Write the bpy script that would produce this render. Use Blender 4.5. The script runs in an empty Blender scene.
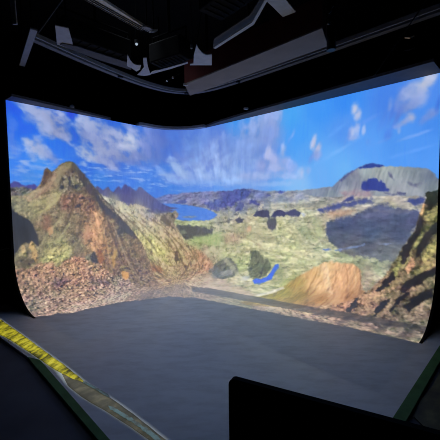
import bpy, bmesh, math, random
import numpy as np
from mathutils import Vector, Matrix

# A projection studio: a curved white screen that sweeps into a grey stage floor,
# a landscape film on the screen, lighting gear under a black ceiling.
random.seed(4)
scene = bpy.context.scene
COL = scene.collection
CAM_F, CAM_PITCH, CAM_ROLL, CAM_H = 323.628, 0.066461, -0.012535, 1.6
SCREEN_H, COVE = 3.0611, 0.7258
END_L, END_R, CORNER, CORNER_R = (-3.0837, 4.7967), (2.6586, 3.9511), (-0.8791, 7.4106), 0.8412
STREAK_CENTRE = (4.566, 3.68)

LAYERS = [
    {'t': 'field', 'ctl': [(0.027, 0.064, 30, 95, 228), (0.107, 0.265, 35, 105, 235), (0.774, -0.075, 35, 95, 220), (0.986, -0.02, 30, 85, 225), (1.011, 0.191, 45, 105, 215), (0.585, 0.653, 50, 120, 235), (0.142, 0.922, 60, 130, 240), (0.424, 0.903, 70, 145, 240), (0.271, 1.111, 75, 140, 225), (1.251, 0.845, 55, 115, 225), (0.027, 1.121, 70, 135, 235), (1.432, 1.065, 65, 130, 225), (1.646, 0.725, 75, 110, 205), (2.065, 1.078, 70, 125, 225), (2.294, 1.271, 75, 130, 220), (2.663, 1.267, 70, 125, 220), (3.02, 0.206, 75, 110, 205), (2.999, 1.159, 80, 135, 225), (3.452, 0.106, 90, 130, 220), (3.546, 1.167, 95, 145, 230), (3.678, 0.645, 85, 125, 215), (4.249, 0.3, 90, 130, 220), (4.373, 1.137, 100, 155, 235), (4.676, 0.133, 70, 150, 240), (5.007, 1.22, 120, 165, 235), (5.457, 0.632, 95, 150, 235), (5.857, 0.11, 75, 165, 245), (6.043, 0.46, 75, 160, 248), (6.385, 0.133, 65, 150, 246), (5.457, 0.461, 75, 160, 245), (6.772, 0.068, 58, 140, 242), (6.046, 1.259, 135, 190, 245), (6.221, 0.718, 90, 165, 246), (6.394, 1.119, 110, 175, 246), (6.553, 0.904, 105, 175, 248), (6.777, 0.494, 85, 150, 240), (6.999, 1.014, 100, 170, 248), (6.785, 1.07, 110, 180, 246), (7.132, 0.82, 90, 160, 246), (7.374, 0.198, 70, 130, 230), (7.445, 0.726, 80, 150, 240), (7.626, 1.002, 85, 155, 245), (7.875, 0.188, 80, 140, 235), (7.735, 0.888, 80, 150, 242), (7.91, 1.088, 85, 155, 245), (7.895, 0.547, 72, 140, 235)]},
    {'t': 'poly', 'pts': [(-0.044, 0.719), (1.075, 0.738), (2.557, 0.814), (3.673, 0.896), (4.765, 1.117), (4.763, 1.305), (2.54, 1.351), (0.714, 1.289), (-0.066, 1.183)], 'soft': 0.25, 'wob': 0.1, 'tex': 'water', 'amp': 0.03, 'a': 0.8, 'wf': 6, 'am': 'wisp', 'lo': -0.05, 'hi': 0.6, 'rgb': (135, 170, 232)},
    {'t': 'poly', 'pts': [(1.252, 0.827), (2.312, 0.75), (3.111, 0.882), (3.105, 1.181), (2.064, 1.117), (1.243, 1.037)], 'soft': 0.15, 'wob': 0.1, 'tex': 'water', 'amp': 0.03, 'a': 0.7, 'wf': 6, 'am': 'wisp', 'lo': 0.05, 'hi': 0.6, 'rgb': (150, 170, 225)},
    {'t': 'clouds', 'blobs': [(0.159, 0.008, 0.125, 0.073, 35, 150, 172, 226, 0.8), (0.293, 0.054, 0.186, 0.09, 35, 160, 180, 224, 0.9), (0.432, 0.102, 0.181, 0.123, 40, 160, 174, 216, 0.9), (0.607, 0.178, 0.206, 0.158, 45, 152, 165, 206, 0.95), (0.759, 0.28, 0.197, 0.146, 45, 146, 158, 202, 0.95), (0.829, 0.139, 0.148, 0.101, 60, 165, 176, 216, 0.8), (0.661, 0.359, 0.208, 0.112, 20, 142, 154, 198, 0.9), (0.525, 0.316, 0.123, 0.095, 40, 150, 168, 212, 0.7), (0.886, 0.359, 0.115, 0.102, 60, 138, 154, 204, 0.7), (0.314, 0.199, 0.13, 0.091, 40, 145, 165, 215, 0.6), (0.066, 0.301, 0.067, 0.175, -10, 105, 140, 225, 0.45), (0.041, 0.565, 0.065, 0.175, 0, 110, 140, 222, 0.5), (0.099, 0.704, 0.081, 0.118, 20, 120, 150, 225, 0.4), (0.269, 0.551, 0.1, 0.076, 40, 175, 190, 226, 0.9), (0.349, 0.648, 0.117, 0.091, 45, 176, 188, 224, 0.95), (0.463, 0.697, 0.136, 0.094, 45, 164, 178, 216, 0.9), (0.581, 0.749, 0.125, 0.079, 45, 142, 160, 212, 0.8), (0.411, 0.564, 0.132, 0.077, 40, 160, 176, 220, 0.8), (0.672, 0.805, 0.096, 0.064, 40, 120, 145, 215, 0.6), (0.315, 0.773, 0.076, 0.058, 50, 150, 172, 224, 0.7), (0.212, 0.887, 0.055, 0.046, 0, 168, 188, 232, 0.7), (0.154, 0.951, 0.069, 0.038, 0, 150, 176, 230, 0.6), (0.393, 0.951, 0.175, 0.039, 3, 120, 162, 232, 0.6), (0.11, 1.028, 0.109, 0.03, 0, 125, 160, 230, 0.5), (0.273, 1.065, 0.171, 0.031, 3, 100, 150, 232, 0.4)], 'st': 0.15, 'lm': 0.6},
    {'t': 'clouds', 'blobs': [(1.098, 0.194, 0.108, 0.168, 20, 160, 176, 220, 0.8), (1.2, 0.314, 0.149, 0.241, 30, 140, 156, 208, 0.9), (1.281, 0.13, 0.228, 0.122, 25, 168, 182, 220, 0.85), (1.546, 0.194, 0.284, 0.144, 30, 158, 172, 214, 0.85), (1.419, 0.424, 0.237, 0.214, 40, 142, 156, 205, 0.9), (1.187, 0.625, 0.148, 0.138, 40, 172, 184, 216, 0.85), (1.312, 0.717, 0.193, 0.088, 15, 180, 190, 220, 0.9), (1.529, 0.608, 0.244, 0.164, 35, 152, 164, 206, 0.9), (1.829, 0.299, 0.264, 0.188, 40, 160, 172, 214, 0.85), (1.778, 0.528, 0.261, 0.15, 40, 150, 162, 205, 0.85), (2.044, 0.424, 0.211, 0.184, 50, 168, 178, 214, 0.85), (2.117, 0.28, 0.155, 0.212, 50, 196, 204, 226, 0.85), (2.229, 0.403, 0.098, 0.169, 50, 188, 196, 222, 0.7), (1.946, 0.663, 0.315, 0.095, 10, 140, 150, 194, 0.85), (1.603, 0.783, 0.289, 0.074, 12, 134, 148, 198, 0.8), (2.317, 0.611, 0.343, 0.119, 5, 118, 132, 186, 0.8), (2.469, 0.456, 0.243, 0.224, 50, 124, 140, 198, 0.75), (2.477, 0.213, 0.202, 0.225, 55, 138, 154, 212, 0.7), (2.707, 0.557, 0.269, 0.166, 40, 104, 124, 192, 0.7), (2.802, 0.343, 0.252, 0.175, 60, 115, 135, 205, 0.6), (2.146, 0.103, 0.239, 0.097, 30, 140, 158, 215, 0.7), (2.628, 0.072, 0.231, 0.102, 30, 120, 145, 215, 0.6), (2.17, 0.741, 0.334, 0.059, 5, 98, 124, 200, 0.7), (1.142, 0.835, 0.073, 0.052, 10, 158, 180, 226, 0.7), (1.723, 0.867, 0.127, 0.047, 15, 160, 172, 218, 0.7), (1.516, 0.953, 0.243, 0.036, 5, 104, 145, 226, 0.5), (2.024, 0.964, 0.322, 0.039, 5, 110, 146, 222, 0.5), (2.358, 0.827, 0.199, 0.051, 8, 122, 150, 220, 0.5)], 'st': 0.22, 'lm': 0.5},
    {'t': 'clouds', 'blobs': [(3.144, 0.372, 0.424, 0.254, 80, 112, 134, 208, 0.7), (3.487, 0.634, 0.466, 0.375, 85, 128, 150, 216, 0.8), (3.956, 0.586, 0.49, 0.411, 90, 134, 154, 216, 0.85), (4.461, 0.675, 0.505, 0.369, 93, 132, 154, 218, 0.85), (4.917, 0.609, 0.473, 0.332, 97, 124, 150, 218, 0.9), (5.285, 0.438, 0.422, 0.33, 100, 128, 154, 220, 0.95), (5.5, 0.297, 0.34, 0.227, 102, 138, 160, 222, 0.9), (3.801, 1.028, 0.877, 0.147, 3, 140, 168, 228, 0.8), (4.765, 1.079, 0.739, 0.132, 3, 145, 174, 232, 0.8), (5.283, 0.859, 0.317, 0.306, 60, 124, 154, 222, 0.8), (5.622, 0.921, 0.281, 0.168, 20, 148, 170, 228, 0.7), (3.13, 1.01, 0.342, 0.15, 10, 135, 158, 222, 0.7), (2.804, 0.26, 0.375, 0.218, 60, 100, 124, 200, 0.7)], 'st': 0.12, 'lm': 0.2},
    {'t': 'clouds', 'blobs': [(3.023, 0.08, 0.21, 0.127, 70, 81, 127, 220, 0.6), (3.189, 0.246, 0.294, 0.107, 80, 76, 122, 218, 0.6), (2.973, 0.418, 0.168, 0.17, 60, 74, 118, 214, 0.6), (3.135, 0.754, 0.193, 0.107, 45, 156, 182, 226, 0.85), (3.304, 0.926, 0.176, 0.107, 40, 158, 184, 228, 0.8), (2.96, 0.968, 0.214, 0.074, 20, 144, 176, 230, 0.75), (2.833, 0.844, 0.131, 0.063, 20, 126, 162, 228, 0.6), (3.532, 0.678, 0.148, 0.168, 75, 136, 166, 224, 0.75), (3.674, 0.854, 0.168, 0.184, 80, 151, 179, 230, 0.85), (3.83, 0.988, 0.297, 0.104, 30, 158, 186, 234, 0.8), (3.433, 1.1, 0.368, 0.064, 5, 136, 174, 236, 0.6), (3.403, 0.335, 0.294, 0.113, 80, 106, 147, 224, 0.6), (3.61, 0.347, 0.294, 0.151, 85, 116, 154, 224, 0.7), (3.818, 0.243, 0.247, 0.146, 88, 114, 152, 228, 0.6), (3.867, 0.577, 0.206, 0.179, 88, 136, 166, 224, 0.75), (4.105, 0.481, 0.26, 0.142, 92, 138, 168, 228, 0.8), (4.185, 0.729, 0.198, 0.169, 92, 154, 180, 232, 0.85), (4.356, 0.47, 0.272, 0.108, 95, 124, 158, 226, 0.7), (4.569, 0.438, 0.304, 0.129, 95, 118, 154, 226, 0.7), (4.459, 0.791, 0.175, 0.159, 95, 146, 176, 230, 0.8), (4.265, 0.973, 0.332, 0.1, 20, 158, 188, 238, 0.75), (4.669, 0.695, 0.226, 0.126, 98, 136, 168, 228, 0.8), (4.716, 0.963, 0.19, 0.15, 90, 151, 184, 238, 0.75), (4.612, 1.128, 0.359, 0.077, 5, 156, 192, 246, 0.65), (4.063, 1.123, 0.404, 0.061, 5, 141, 180, 242, 0.6), (4.848, 0.27, 0.239, 0.12, 98, 136, 168, 232, 0.85), (5.062, 0.194, 0.249, 0.138, 100, 148, 174, 232, 0.9), (5.287, 0.16, 0.226, 0.175, 102, 146, 172, 230, 0.95), (5.5, 0.128, 0.221, 0.145, 105, 152, 174, 232, 0.9), (5.643, 0.087, 0.166, 0.08, 105, 151, 177, 235, 0.8), (5.415, 0.319, 0.136, 0.17, 100, 128, 158, 226, 0.85), (5.151, 0.456, 0.214, 0.158, 100, 132, 162, 224, 0.85), (4.917, 0.572, 0.218, 0.144, 100, 126, 158, 222, 0.8), (5.284, 0.648, 0.141, 0.154, 100, 114, 150, 224, 0.7), (5.057, 0.804, 0.146, 0.185, 95, 138, 170, 230, 0.75)], 'st': 0.32, 'lm': 0.45},
    {'t': 'clouds', 'blobs': [(5.414, 0.697, 0.12, 0.075, 105, 182, 190, 228, 0.85), (5.519, 0.81, 0.103, 0.124, 100, 165, 178, 226, 0.85), (5.722, 0.695, 0.133, 0.059, 105, 172, 190, 236, 0.85), (5.762, 0.849, 0.083, 0.096, 100, 155, 176, 230, 0.8), (5.581, 0.952, 0.243, 0.068, 10, 168, 184, 232, 0.8), (5.283, 0.894, 0.141, 0.131, 60, 150, 166, 222, 0.8), (5.897, 0.975, 0.098, 0.112, 100, 150, 174, 234, 0.7), (5.282, 1.071, 0.308, 0.071, 5, 165, 186, 234, 0.75), (5.781, 1.099, 0.233, 0.05, 5, 162, 186, 238, 0.7), (4.913, 1.05, 0.238, 0.074, 5, 160, 180, 232, 0.7), (6.082, 1.052, 0.096, 0.062, 105, 180, 200, 242, 0.85), (6.188, 1.044, 0.079, 0.052, 105, 158, 186, 242, 0.7), (6.028, 1.146, 0.144, 0.04, 0, 160, 190, 242, 0.6), (5.56, 1.224, 0.449, 0.043, 0, 165, 195, 242, 0.5), (6.289, 0.618, 0.123, 0.059, 100, 186, 194, 228, 0.95), (6.357, 0.703, 0.106, 0.058, 108, 180, 188, 224, 0.95), (6.324, 0.806, 0.077, 0.083, 120, 148, 166, 224, 0.85), (6.239, 0.844, 0.094, 0.043, 110, 122, 156, 232, 0.7), (5.914, 0.425, 0.081, 0.028, 115, 140, 175, 242, 0.6), (5.838, 0.512, 0.066, 0.029, 115, 120, 165, 245, 0.5)], 'st': 0.28, 'lm': 0.35},
    {'t': 'clouds', 'blobs': [(6.917, 0.224, 0.083, 0.05, 100, 196, 202, 228, 0.95), (6.96, 0.315, 0.083, 0.049, 95, 182, 192, 226, 0.9), (6.879, 0.538, 0.07, 0.043, 100, 180, 192, 228, 0.85), (6.949, 0.493, 0.083, 0.035, 95, 172, 188, 230, 0.8), (7.046, 0.536, 0.068, 0.027, 95, 170, 188, 232, 0.8), (6.895, 0.624, 0.071, 0.043, 0, 165, 180, 228, 0.7), (6.837, 0.574, 0.085, 0.029, 100, 118, 150, 224, 0.6), (7.103, 0.708, 0.054, 0.04, 120, 105, 148, 230, 0.5), (6.78, 0.68, 0.072, 0.029, 110, 110, 155, 232, 0.4), (7.375, 0.263, 0.102, 0.037, 100, 140, 165, 226, 0.7), (7.304, 0.418, 0.185, 0.05, 110, 90, 130, 222, 0.4), (7.413, 0.36, 0.156, 0.037, 110, 88, 124, 214, 0.6), (7.516, 0.178, 0.154, 0.082, 112, 132, 154, 214, 0.8), (7.628, 0.13, 0.149, 0.092, 112, 158, 174, 218, 0.85), (7.758, 0.089, 0.108, 0.076, 110, 190, 196, 216, 0.95), (7.831, 0.059, 0.096, 0.063, 112, 180, 188, 216, 0.85), (7.697, 0.244, 0.122, 0.089, 115, 150, 166, 212, 0.85), (7.565, 0.339, 0.101, 0.093, 120, 118, 142, 206, 0.8), (7.474, 0.423, 0.128, 0.048, 112, 96, 126, 210, 0.75), (7.633, 0.328, 0.09, 0.062, 140, 130, 152, 210, 0.7), (7.625, 0.463, 0.057, 0.074, 140, 164, 176, 216, 0.95), (7.546, 0.511, 0.071, 0.051, 150, 152, 168, 218, 0.85), (7.477, 0.551, 0.048, 0.038, 150, 135, 158, 222, 0.7), (7.359, 0.662, 0.079, 0.062, 110, 80, 120, 220, 0.5), (7.49, 0.617, 0.051, 0.024, 100, 150, 175, 230, 0.7), (7.852, 0.468, 0.083, 0.06, 150, 126, 148, 212, 0.8), (7.769, 0.525, 0.065, 0.049, 150, 118, 145, 216, 0.6), (7.911, 0.373, 0.094, 0.025, 100, 58, 98, 205, 0.5), (7.73, 0.69, 0.109, 0.02, 165, 135, 172, 242, 0.55), (7.551, 0.727, 0.141, 0.023, 165, 130, 170, 240, 0.5), (7.26, 0.728, 0.152, 0.021, 165, 122, 166, 242, 0.4), (7.15, 0.39, 0.238, 0.027, 160, 112, 152, 236, 0.35), (6.706, 0.772, 0.332, 0.032, 155, 130, 185, 250, 0.4), (6.581, 0.523, 0.28, 0.029, 150, 105, 170, 250, 0.35), (7.624, 0.9, 0.293, 0.02, 168, 110, 165, 248, 0.4)], 'st': 0.22, 'lm': 0.4},
    {'t': 'poly', 'pts': [(-0.134, 1.285), (0.006, 1.268), (0.262, 1.295), (0.707, 1.453), (1.321, 1.425), (1.83, 1.409), (2.537, 1.454), (2.751, 1.425), (2.886, 1.373), (2.994, 1.352), (3.165, 1.367), (3.296, 1.325), (3.543, 1.316), (3.852, 1.308), (4.37, 1.315), (4.558, 1.315), (4.713, 1.289), (5.006, 1.286), (5.281, 1.334), (5.622, 1.346), (5.722, 1.358), (6.047, 1.344), (6.362, 1.322), (6.589, 1.302), (6.713, 1.27), (8.006, 1.274), (8.3, 4.7), (-0.3, 4.7)], 'soft': 0.012, 'wob': 0.02, 'tex': 'grass', 'amp': 0.16, 'a': 1.0, 'wf': 6, 'ctl': [(2.885, 1.415, 115, 125, 180), (3.316, 1.42, 130, 135, 175), (3.793, 1.447, 125, 130, 175), (4.369, 1.414, 95, 105, 165), (4.762, 1.4, 95, 108, 170), (5.236, 1.408, 115, 130, 180), (5.662, 1.432, 140, 150, 170), (6.047, 1.421, 145, 155, 180), (6.396, 1.396, 145, 150, 165), (6.637, 1.356, 140, 145, 165), (4.365, 1.652, 125, 130, 150), (4.759, 1.609, 120, 128, 155), (5.235, 1.57, 135, 140, 155), (5.662, 1.586, 187, 187, 177), (6.048, 1.551, 187, 189, 177), (6.397, 1.551, 180, 177, 165), (6.716, 1.551, 174, 169, 159), (6.048, 1.665, 192, 192, 167), (6.229, 1.854, 185, 185, 156), (6.317, 2.056, 180, 183, 150), (6.403, 2.255, 192, 195, 167), (4.361, 1.892, 174, 174, 154), (4.755, 1.973, 191, 184, 156), (5.119, 1.863, 196, 191, 156), (5.233, 2.041, 194, 191, 154), (5.662, 1.929, 191, 191, 151), (5.861, 2.088, 197, 197, 157), (4.491, 2.284, 185, 180, 150), (4.998, 2.28, 199, 197, 157), (5.452, 2.295, 206, 203, 163), (5.861, 2.342, 199, 202, 157), (6.053, 2.405, 202, 202, 163), (4.393, 2.594, 180, 185, 145), (4.09, 2.524, 172, 167, 147), (4.842, 2.74, 180, 190, 140), (5.121, 3.02, 185, 185, 156), (5.551, 3.165, 191, 191, 156), (5.723, 2.704, 191, 196, 156), (5.985, 2.879, 176, 176, 127), (5.209, 3.287, 190, 180, 150), (4.82, 3.25, 190, 175, 155), (5.579, 2.546, 172, 177, 137), (6.73, 2.433, 175, 185, 150), (6.951, 2.405, 160, 170, 140), (7.295, 2.443, 175, 183, 155), (7.489, 2.509, 174, 169, 159), (7.184, 2.628, 177, 162, 147), (7.21, 1.509, 180, 176, 171), (7.522, 1.511, 175, 170, 165), (7.403, 1.59, 172, 167, 147), (7.007, 1.508, 175, 170, 165), (6.562, 1.733, 184, 169, 149), (6.791, 1.507, 175, 173, 165), (3.196, 1.961, 175, 185, 150), (3.531, 1.983, 180, 190, 156), (3.928, 1.95, 175, 180, 155), (4.166, 1.797, 162, 164, 162), (3.645, 2.348, 161, 180, 136), (4.069, 2.359, 175, 190, 150), (3.798, 2.553, 171, 161, 146), (3.587, 2.792, 163, 134, 120), (4.036, 3.14, 183, 149, 130), (4.298, 2.941, 182, 163, 148), (4.129, 3.642, 188, 164, 149), (4.684, 3.601, 202, 187, 178), (3.866, 4.254, 197, 182, 177)]},
    {'t': 'poly', 'pts': [(3.789, 1.616), (5.235, 1.534), (6.048, 1.551), (6.717, 1.595), (7.018, 2.223), (7.543, 2.408), (7.334, 2.742), (7.272, 2.753), (7.209, 2.764), (7.145, 2.775), (7.079, 2.786), (7.012, 2.798), (6.944, 2.81), (6.875, 2.822), (6.805, 2.835), (6.734, 2.848), (6.661, 2.861), (6.587, 2.874), (6.511, 2.889), (6.435, 2.903), (6.357, 2.918), (6.278, 2.933), (6.197, 2.949), (6.129, 2.995), (6.063, 3.043), (5.999, 3.095), (5.937, 3.15), (5.88, 3.209), (5.828, 3.275), (5.783, 3.35), (5.752, 3.439), (5.658, 3.446), (5.563, 3.454), (5.465, 3.462), (5.365, 3.47), (5.26, 3.479), (5.15, 3.49), (5.036, 3.501), (4.918, 3.513), (4.797, 3.526), (3.798, 2.553)], 'soft': 0.1, 'wob': 0.1, 'tex': 'fine', 'amp': 0.1, 'a': 0.55, 'wf': 6, 'am': 'clump', 'lo': 0.12, 'hi': 0.5, 'rgb': (139, 141, 111)},
    {'t': 'poly', 'pts': [(3.789, 1.616), (5.235, 1.534), (6.048, 1.551), (6.717, 1.595), (7.018, 2.223), (7.543, 2.408), (7.334, 2.742), (7.272, 2.753), (7.209, 2.764), (7.145, 2.775), (7.079, 2.786), (7.012, 2.798), (6.944, 2.81), (6.875, 2.822), (6.805, 2.835), (6.734, 2.848), (6.661, 2.861), (6.587, 2.874), (6.511, 2.889), (6.435, 2.903), (6.357, 2.918), (6.278, 2.933), (6.197, 2.949), (6.129, 2.995), (6.063, 3.043), (5.999, 3.095), (5.937, 3.15), (5.88, 3.209), (5.828, 3.275), (5.783, 3.35), (5.752, 3.439), (5.658, 3.446), (5.563, 3.454), (5.465, 3.462), (5.365, 3.47), (5.26, 3.479), (5.15, 3.49), (5.036, 3.501), (4.918, 3.513), (4.797, 3.526), (3.798, 2.553)], 'soft': 0.1, 'wob': 0.1, 'tex': 'fine', 'amp': 0.1, 'a': 0.6, 'wf': 6, 'am': 'pale', 'lo': 0.12, 'hi': 0.5, 'rgb': (245, 237, 205)},
    {'t': 'poly', 'pts': [(4.356, 2.214), (4.999, 2.224), (5.662, 2.293), (6.051, 2.355), (6.569, 2.331), (6.569, 2.362), (6.053, 2.405), (5.559, 2.355), (4.998, 2.299), (4.355, 2.295)], 'soft': 0.03, 'wob': 0.05, 'tex': 'fine', 'amp': 0.12, 'a': 0.55, 'wf': 6, 'rgb': (237, 230, 192)},
    {'t': 'poly', 'pts': [(4.495, 2.005), (4.905, 1.947), (5.278, 2.074), (5.58, 2.195), (5.452, 2.259), (5.047, 2.182), (4.651, 2.134)], 'soft': 0.04, 'wob': 0.06, 'tex': 'rock', 'amp': 0.12, 'a': 0.5, 'wf': 6, 'rgb': (156, 154, 127)},
    {'t': 'poly', 'pts': [(6.049, 1.861), (6.194, 1.952), (6.3, 2.105), (6.231, 2.207), (6.087, 2.089), (5.975, 1.964)], 'soft': 0.04, 'wob': 0.06, 'tex': 'rock', 'amp': 0.12, 'a': 0.5, 'wf': 6, 'rgb': (142, 152, 125)},
    {'t': 'poly', 'pts': [(6.263, 1.757), (6.433, 1.814), (6.435, 2.032), (6.335, 2.134), (6.264, 1.948)], 'soft': 0.04, 'wob': 0.06, 'tex': 'fine', 'amp': 0.12, 'a': 0.5, 'wf': 6, 'rgb': (173, 181, 141)},
    {'t': 'poly', 'pts': [(5.804, 2.552), (6.13, 2.445), (6.439, 2.377), (6.345, 2.482), (6.077, 2.583)], 'soft': 0.04, 'wob': 0.06, 'tex': 'fine', 'amp': 0.12, 'a': 0.5, 'wf': 6, 'rgb': (220, 220, 180)},
    {'t': 'poly', 'pts': [(6.047, 1.356), (6.362, 1.327), (6.589, 1.304), (6.651, 1.253), (6.712, 1.199), (6.771, 1.159), (6.83, 1.125), (6.887, 1.091), (6.958, 1.059), (7.027, 1.033), (7.081, 1.016), (7.188, 1.013), (7.279, 1.037), (7.342, 1.059), (7.512, 1.076), (7.696, 1.096), (7.816, 1.119), (7.859, 1.151), (7.892, 1.195), (7.924, 1.24), (7.955, 1.259), (7.961, 1.465), (7.749, 1.462), (7.521, 1.458), (7.274, 1.455), (6.936, 1.45), (6.559, 1.46), (6.226, 1.44)], 'soft': 0.01, 'wob': 0.015, 'tex': 'gully', 'amp': 0.08, 'a': 1.0, 'wf': 6, 'ctl': [(6.396, 1.35, 136, 149, 170), (6.636, 1.297, 126, 137, 164), (6.787, 1.215, 126, 135, 157), (6.889, 1.191, 128, 136, 155), (6.975, 1.28, 136, 141, 158), (7.07, 1.117, 158, 171, 176), (7.267, 1.103, 160, 170, 169), (7.454, 1.142, 157, 166, 171), (7.517, 1.276, 160, 167, 176), (7.687, 1.195, 124, 135, 146), (7.691, 1.36, 157, 164, 173), (7.85, 1.217, 112, 123, 144), (7.907, 1.366, 124, 133, 144), (7.46, 1.405, 159, 164, 173), (7.005, 1.409, 159, 155, 168), (6.789, 1.39, 160, 167, 176), (6.559, 1.399, 138, 149, 162), (6.859, 1.132, 128, 130, 150)]},
    {'t': 'poly', 'pts': [(6.697, 1.218), (6.771, 1.156), (6.83, 1.122), (6.902, 1.081), (6.972, 1.057), (6.916, 1.1), (6.83, 1.159), (6.727, 1.234)], 'soft': 0.02, 'wob': 0.02, 'tex': 'fine', 'amp': 0.12, 'a': 0.7, 'wf': 6, 'rgb': (75, 85, 140)},
    {'t': 'poly', 'pts': [(6.986, 1.058), (7.041, 1.032), (7.108, 1.01), (7.188, 1.008), (7.291, 1.033), (7.33, 1.06), (7.241, 1.068), (7.109, 1.065)], 'soft': 0.012, 'wob': 0.02, 'tex': 'fine', 'amp': 0.12, 'a': 1.0, 'wf': 6, 'rgb': (52, 72, 150)},
    {'t': 'poly', 'pts': [(7.019, 1.374), (7.017, 1.282), (7.058, 1.256), (7.099, 1.255), (7.125, 1.223), (7.178, 1.209), (7.231, 1.223), (7.257, 1.258), (7.283, 1.236), (7.308, 1.253), (7.322, 1.294), (7.36, 1.342), (7.398, 1.39), (7.324, 1.396), (7.168, 1.382)], 'soft': 0.015, 'wob': 0.03, 'tex': 'fine', 'amp': 0.06, 'a': 1.0, 'wf': 6, 'rgb': (58, 72, 148)},
    {'t': 'poly', 'pts': [(7.369, 1.137), (7.406, 1.179), (7.444, 1.247), (7.42, 1.232), (7.382, 1.177)], 'soft': 0.02, 'wob': 0.02, 'tex': 'fine', 'amp': 0.12, 'a': 0.8, 'wf': 6, 'rgb': (90, 92, 130)},
    {'t': 'poly', 'pts': [(7.61, 1.28), (7.668, 1.308), (7.756, 1.312), (7.691, 1.347)], 'soft': 0.03, 'wob': 0.04, 'tex': 'fine', 'amp': 0.12, 'a': 0.7, 'wf': 6, 'rgb': (95, 98, 130)},
    {'t': 'poly', 'pts': [(7.324, 1.415), (7.472, 1.425), (7.59, 1.414), (7.591, 1.44), (7.424, 1.45)], 'soft': 0.015, 'wob': 0.03, 'tex': 'fine', 'amp': 0.12, 'a': 0.8, 'wf': 6, 'rgb': (75, 80, 120)},
    {'t': 'poly', 'pts': [(6.714, 1.388), (6.892, 1.378), (7.169, 1.405), (7.17, 1.46), (6.95, 1.457), (6.79, 1.463)], 'soft': 0.04, 'wob': 0.06, 'tex': 'fine', 'amp': 0.12, 'a': 0.55, 'wf': 6, 'rgb': (167, 136, 146)},
    {'t': 'poly', 'pts': [(6.791, 1.521), (6.835, 1.463), (6.907, 1.45), (6.922, 1.507), (6.85, 1.536)], 'soft': 0.02, 'wob': 0.03, 'tex': 'fine', 'amp': 0.06, 'a': 1.0, 'wf': 6, 'rgb': (70, 80, 138)},
    {'t': 'poly', 'pts': [(6.314, 1.677), (6.431, 1.628), (6.561, 1.581), (6.716, 1.558), (6.865, 1.536), (7.035, 1.505), (7.17, 1.488), (7.198, 1.55), (7.036, 1.564), (6.895, 1.594), (6.747, 1.617), (6.625, 1.663), (6.432, 1.682)], 'soft': 0.03, 'wob': 0.05, 'tex': 'fine', 'amp': 0.08, 'a': 1.0, 'wf': 6, 'rgb': (82, 92, 145)},
    {'t': 'poly', 'pts': [(7.581, 1.53), (7.638, 1.492), (7.728, 1.48), (7.815, 1.487), (7.806, 1.556), (7.696, 1.575)], 'soft': 0.02, 'wob': 0.03, 'tex': 'fine', 'amp': 0.06, 'a': 1.0, 'wf': 6, 'rgb': (72, 82, 138)},
    {'t': 'poly', 'pts': [(6.492, 1.997), (6.491, 1.889), (6.531, 1.833), (6.657, 1.783), (6.794, 1.749), (6.897, 1.739), (6.982, 1.686), (7.065, 1.66), (7.146, 1.613), (7.224, 1.578), (7.302, 1.564), (7.377, 1.571), (7.452, 1.616), (7.572, 1.634), (7.731, 1.632), (7.799, 1.7), (7.65, 2.027), (7.492, 2.335), (7.291, 2.34), (7.09, 2.33), (6.876, 2.333), (6.74, 2.274), (6.631, 2.202), (6.534, 2.118)], 'soft': 0.03, 'wob': 0.05, 'tex': 'grass', 'amp': 0.1, 'a': 1.0, 'wf': 6, 'ctl': [(6.564, 1.885, 84, 94, 122), (6.795, 1.83, 82, 92, 126), (7.147, 1.675, 94, 102, 132), (7.341, 1.617, 96, 104, 138), (7.526, 1.707, 88, 96, 128), (7.699, 1.69, 86, 92, 128), (7.151, 1.927, 78, 92, 122), (7.532, 1.971, 82, 92, 120), (6.723, 2.103, 88, 98, 118), (7.018, 2.179, 98, 104, 120), (7.352, 2.188, 115, 121, 130), (7.538, 2.236, 120, 125, 129), (6.876, 2.297, 117, 120, 123)]},
    {'t': 'poly', 'pts': [(7.173, 1.647), (7.329, 1.651), (7.525, 1.655), (7.664, 1.652), (7.526, 1.681), (7.278, 1.686)], 'soft': 0.03, 'wob': 0.04, 'tex': 'fine', 'amp': 0.12, 'a': 0.5, 'wf': 6, 'rgb': (134, 132, 148)},
    {'t': 'poly', 'pts': [(6.454, 2.273), (6.535, 2.249), (6.584, 2.26), (6.503, 2.288)], 'soft': 0.015, 'wob': 0.02, 'tex': 'fine', 'amp': 0.12, 'a': 1.0, 'wf': 6, 'rgb': (95, 125, 200)},
    {'t': 'poly', 'pts': [(6.631, 2.26), (6.8, 2.218), (6.989, 2.168), (7.073, 2.136), (7.073, 2.157), (6.874, 2.214), (6.663, 2.275)], 'soft': 0.015, 'wob': 0.02, 'tex': 'fine', 'amp': 0.12, 'a': 1.0, 'wf': 6, 'rgb': (130, 150, 195)},
    {'t': 'poly', 'pts': [(7.274, 2.113), (7.338, 2.101), (7.413, 2.087), (7.45, 2.092), (7.363, 2.124)], 'soft': 0.012, 'wob': 0.02, 'tex': 'fine', 'amp': 0.12, 'a': 1.0, 'wf': 6, 'rgb': (150, 168, 215)},
    {'t': 'poly', 'pts': [(2.748, 1.541), (2.903, 1.557), (3.161, 1.569), (3.423, 1.6), (3.788, 1.669), (4.051, 1.738), (4.152, 1.797), (4.034, 1.873), (3.868, 1.917), (3.531, 1.935), (3.197, 1.924), (3.004, 1.869), (3.027, 1.794), (2.964, 1.717), (2.768, 1.648)], 'soft': 0.012, 'wob': 0.02, 'tex': 'water', 'amp': 0.05, 'a': 1.0, 'wf': 6, 'rgb': (88, 136, 224)},
    {'t': 'poly', 'pts': [(3.242, 1.848), (3.419, 1.825), (3.581, 1.844), (3.463, 1.875), (3.306, 1.875)], 'soft': 0.015, 'wob': 0.02, 'tex': 'fine', 'amp': 0.12, 'a': 1.0, 'wf': 6, 'rgb': (120, 140, 165)},
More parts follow.
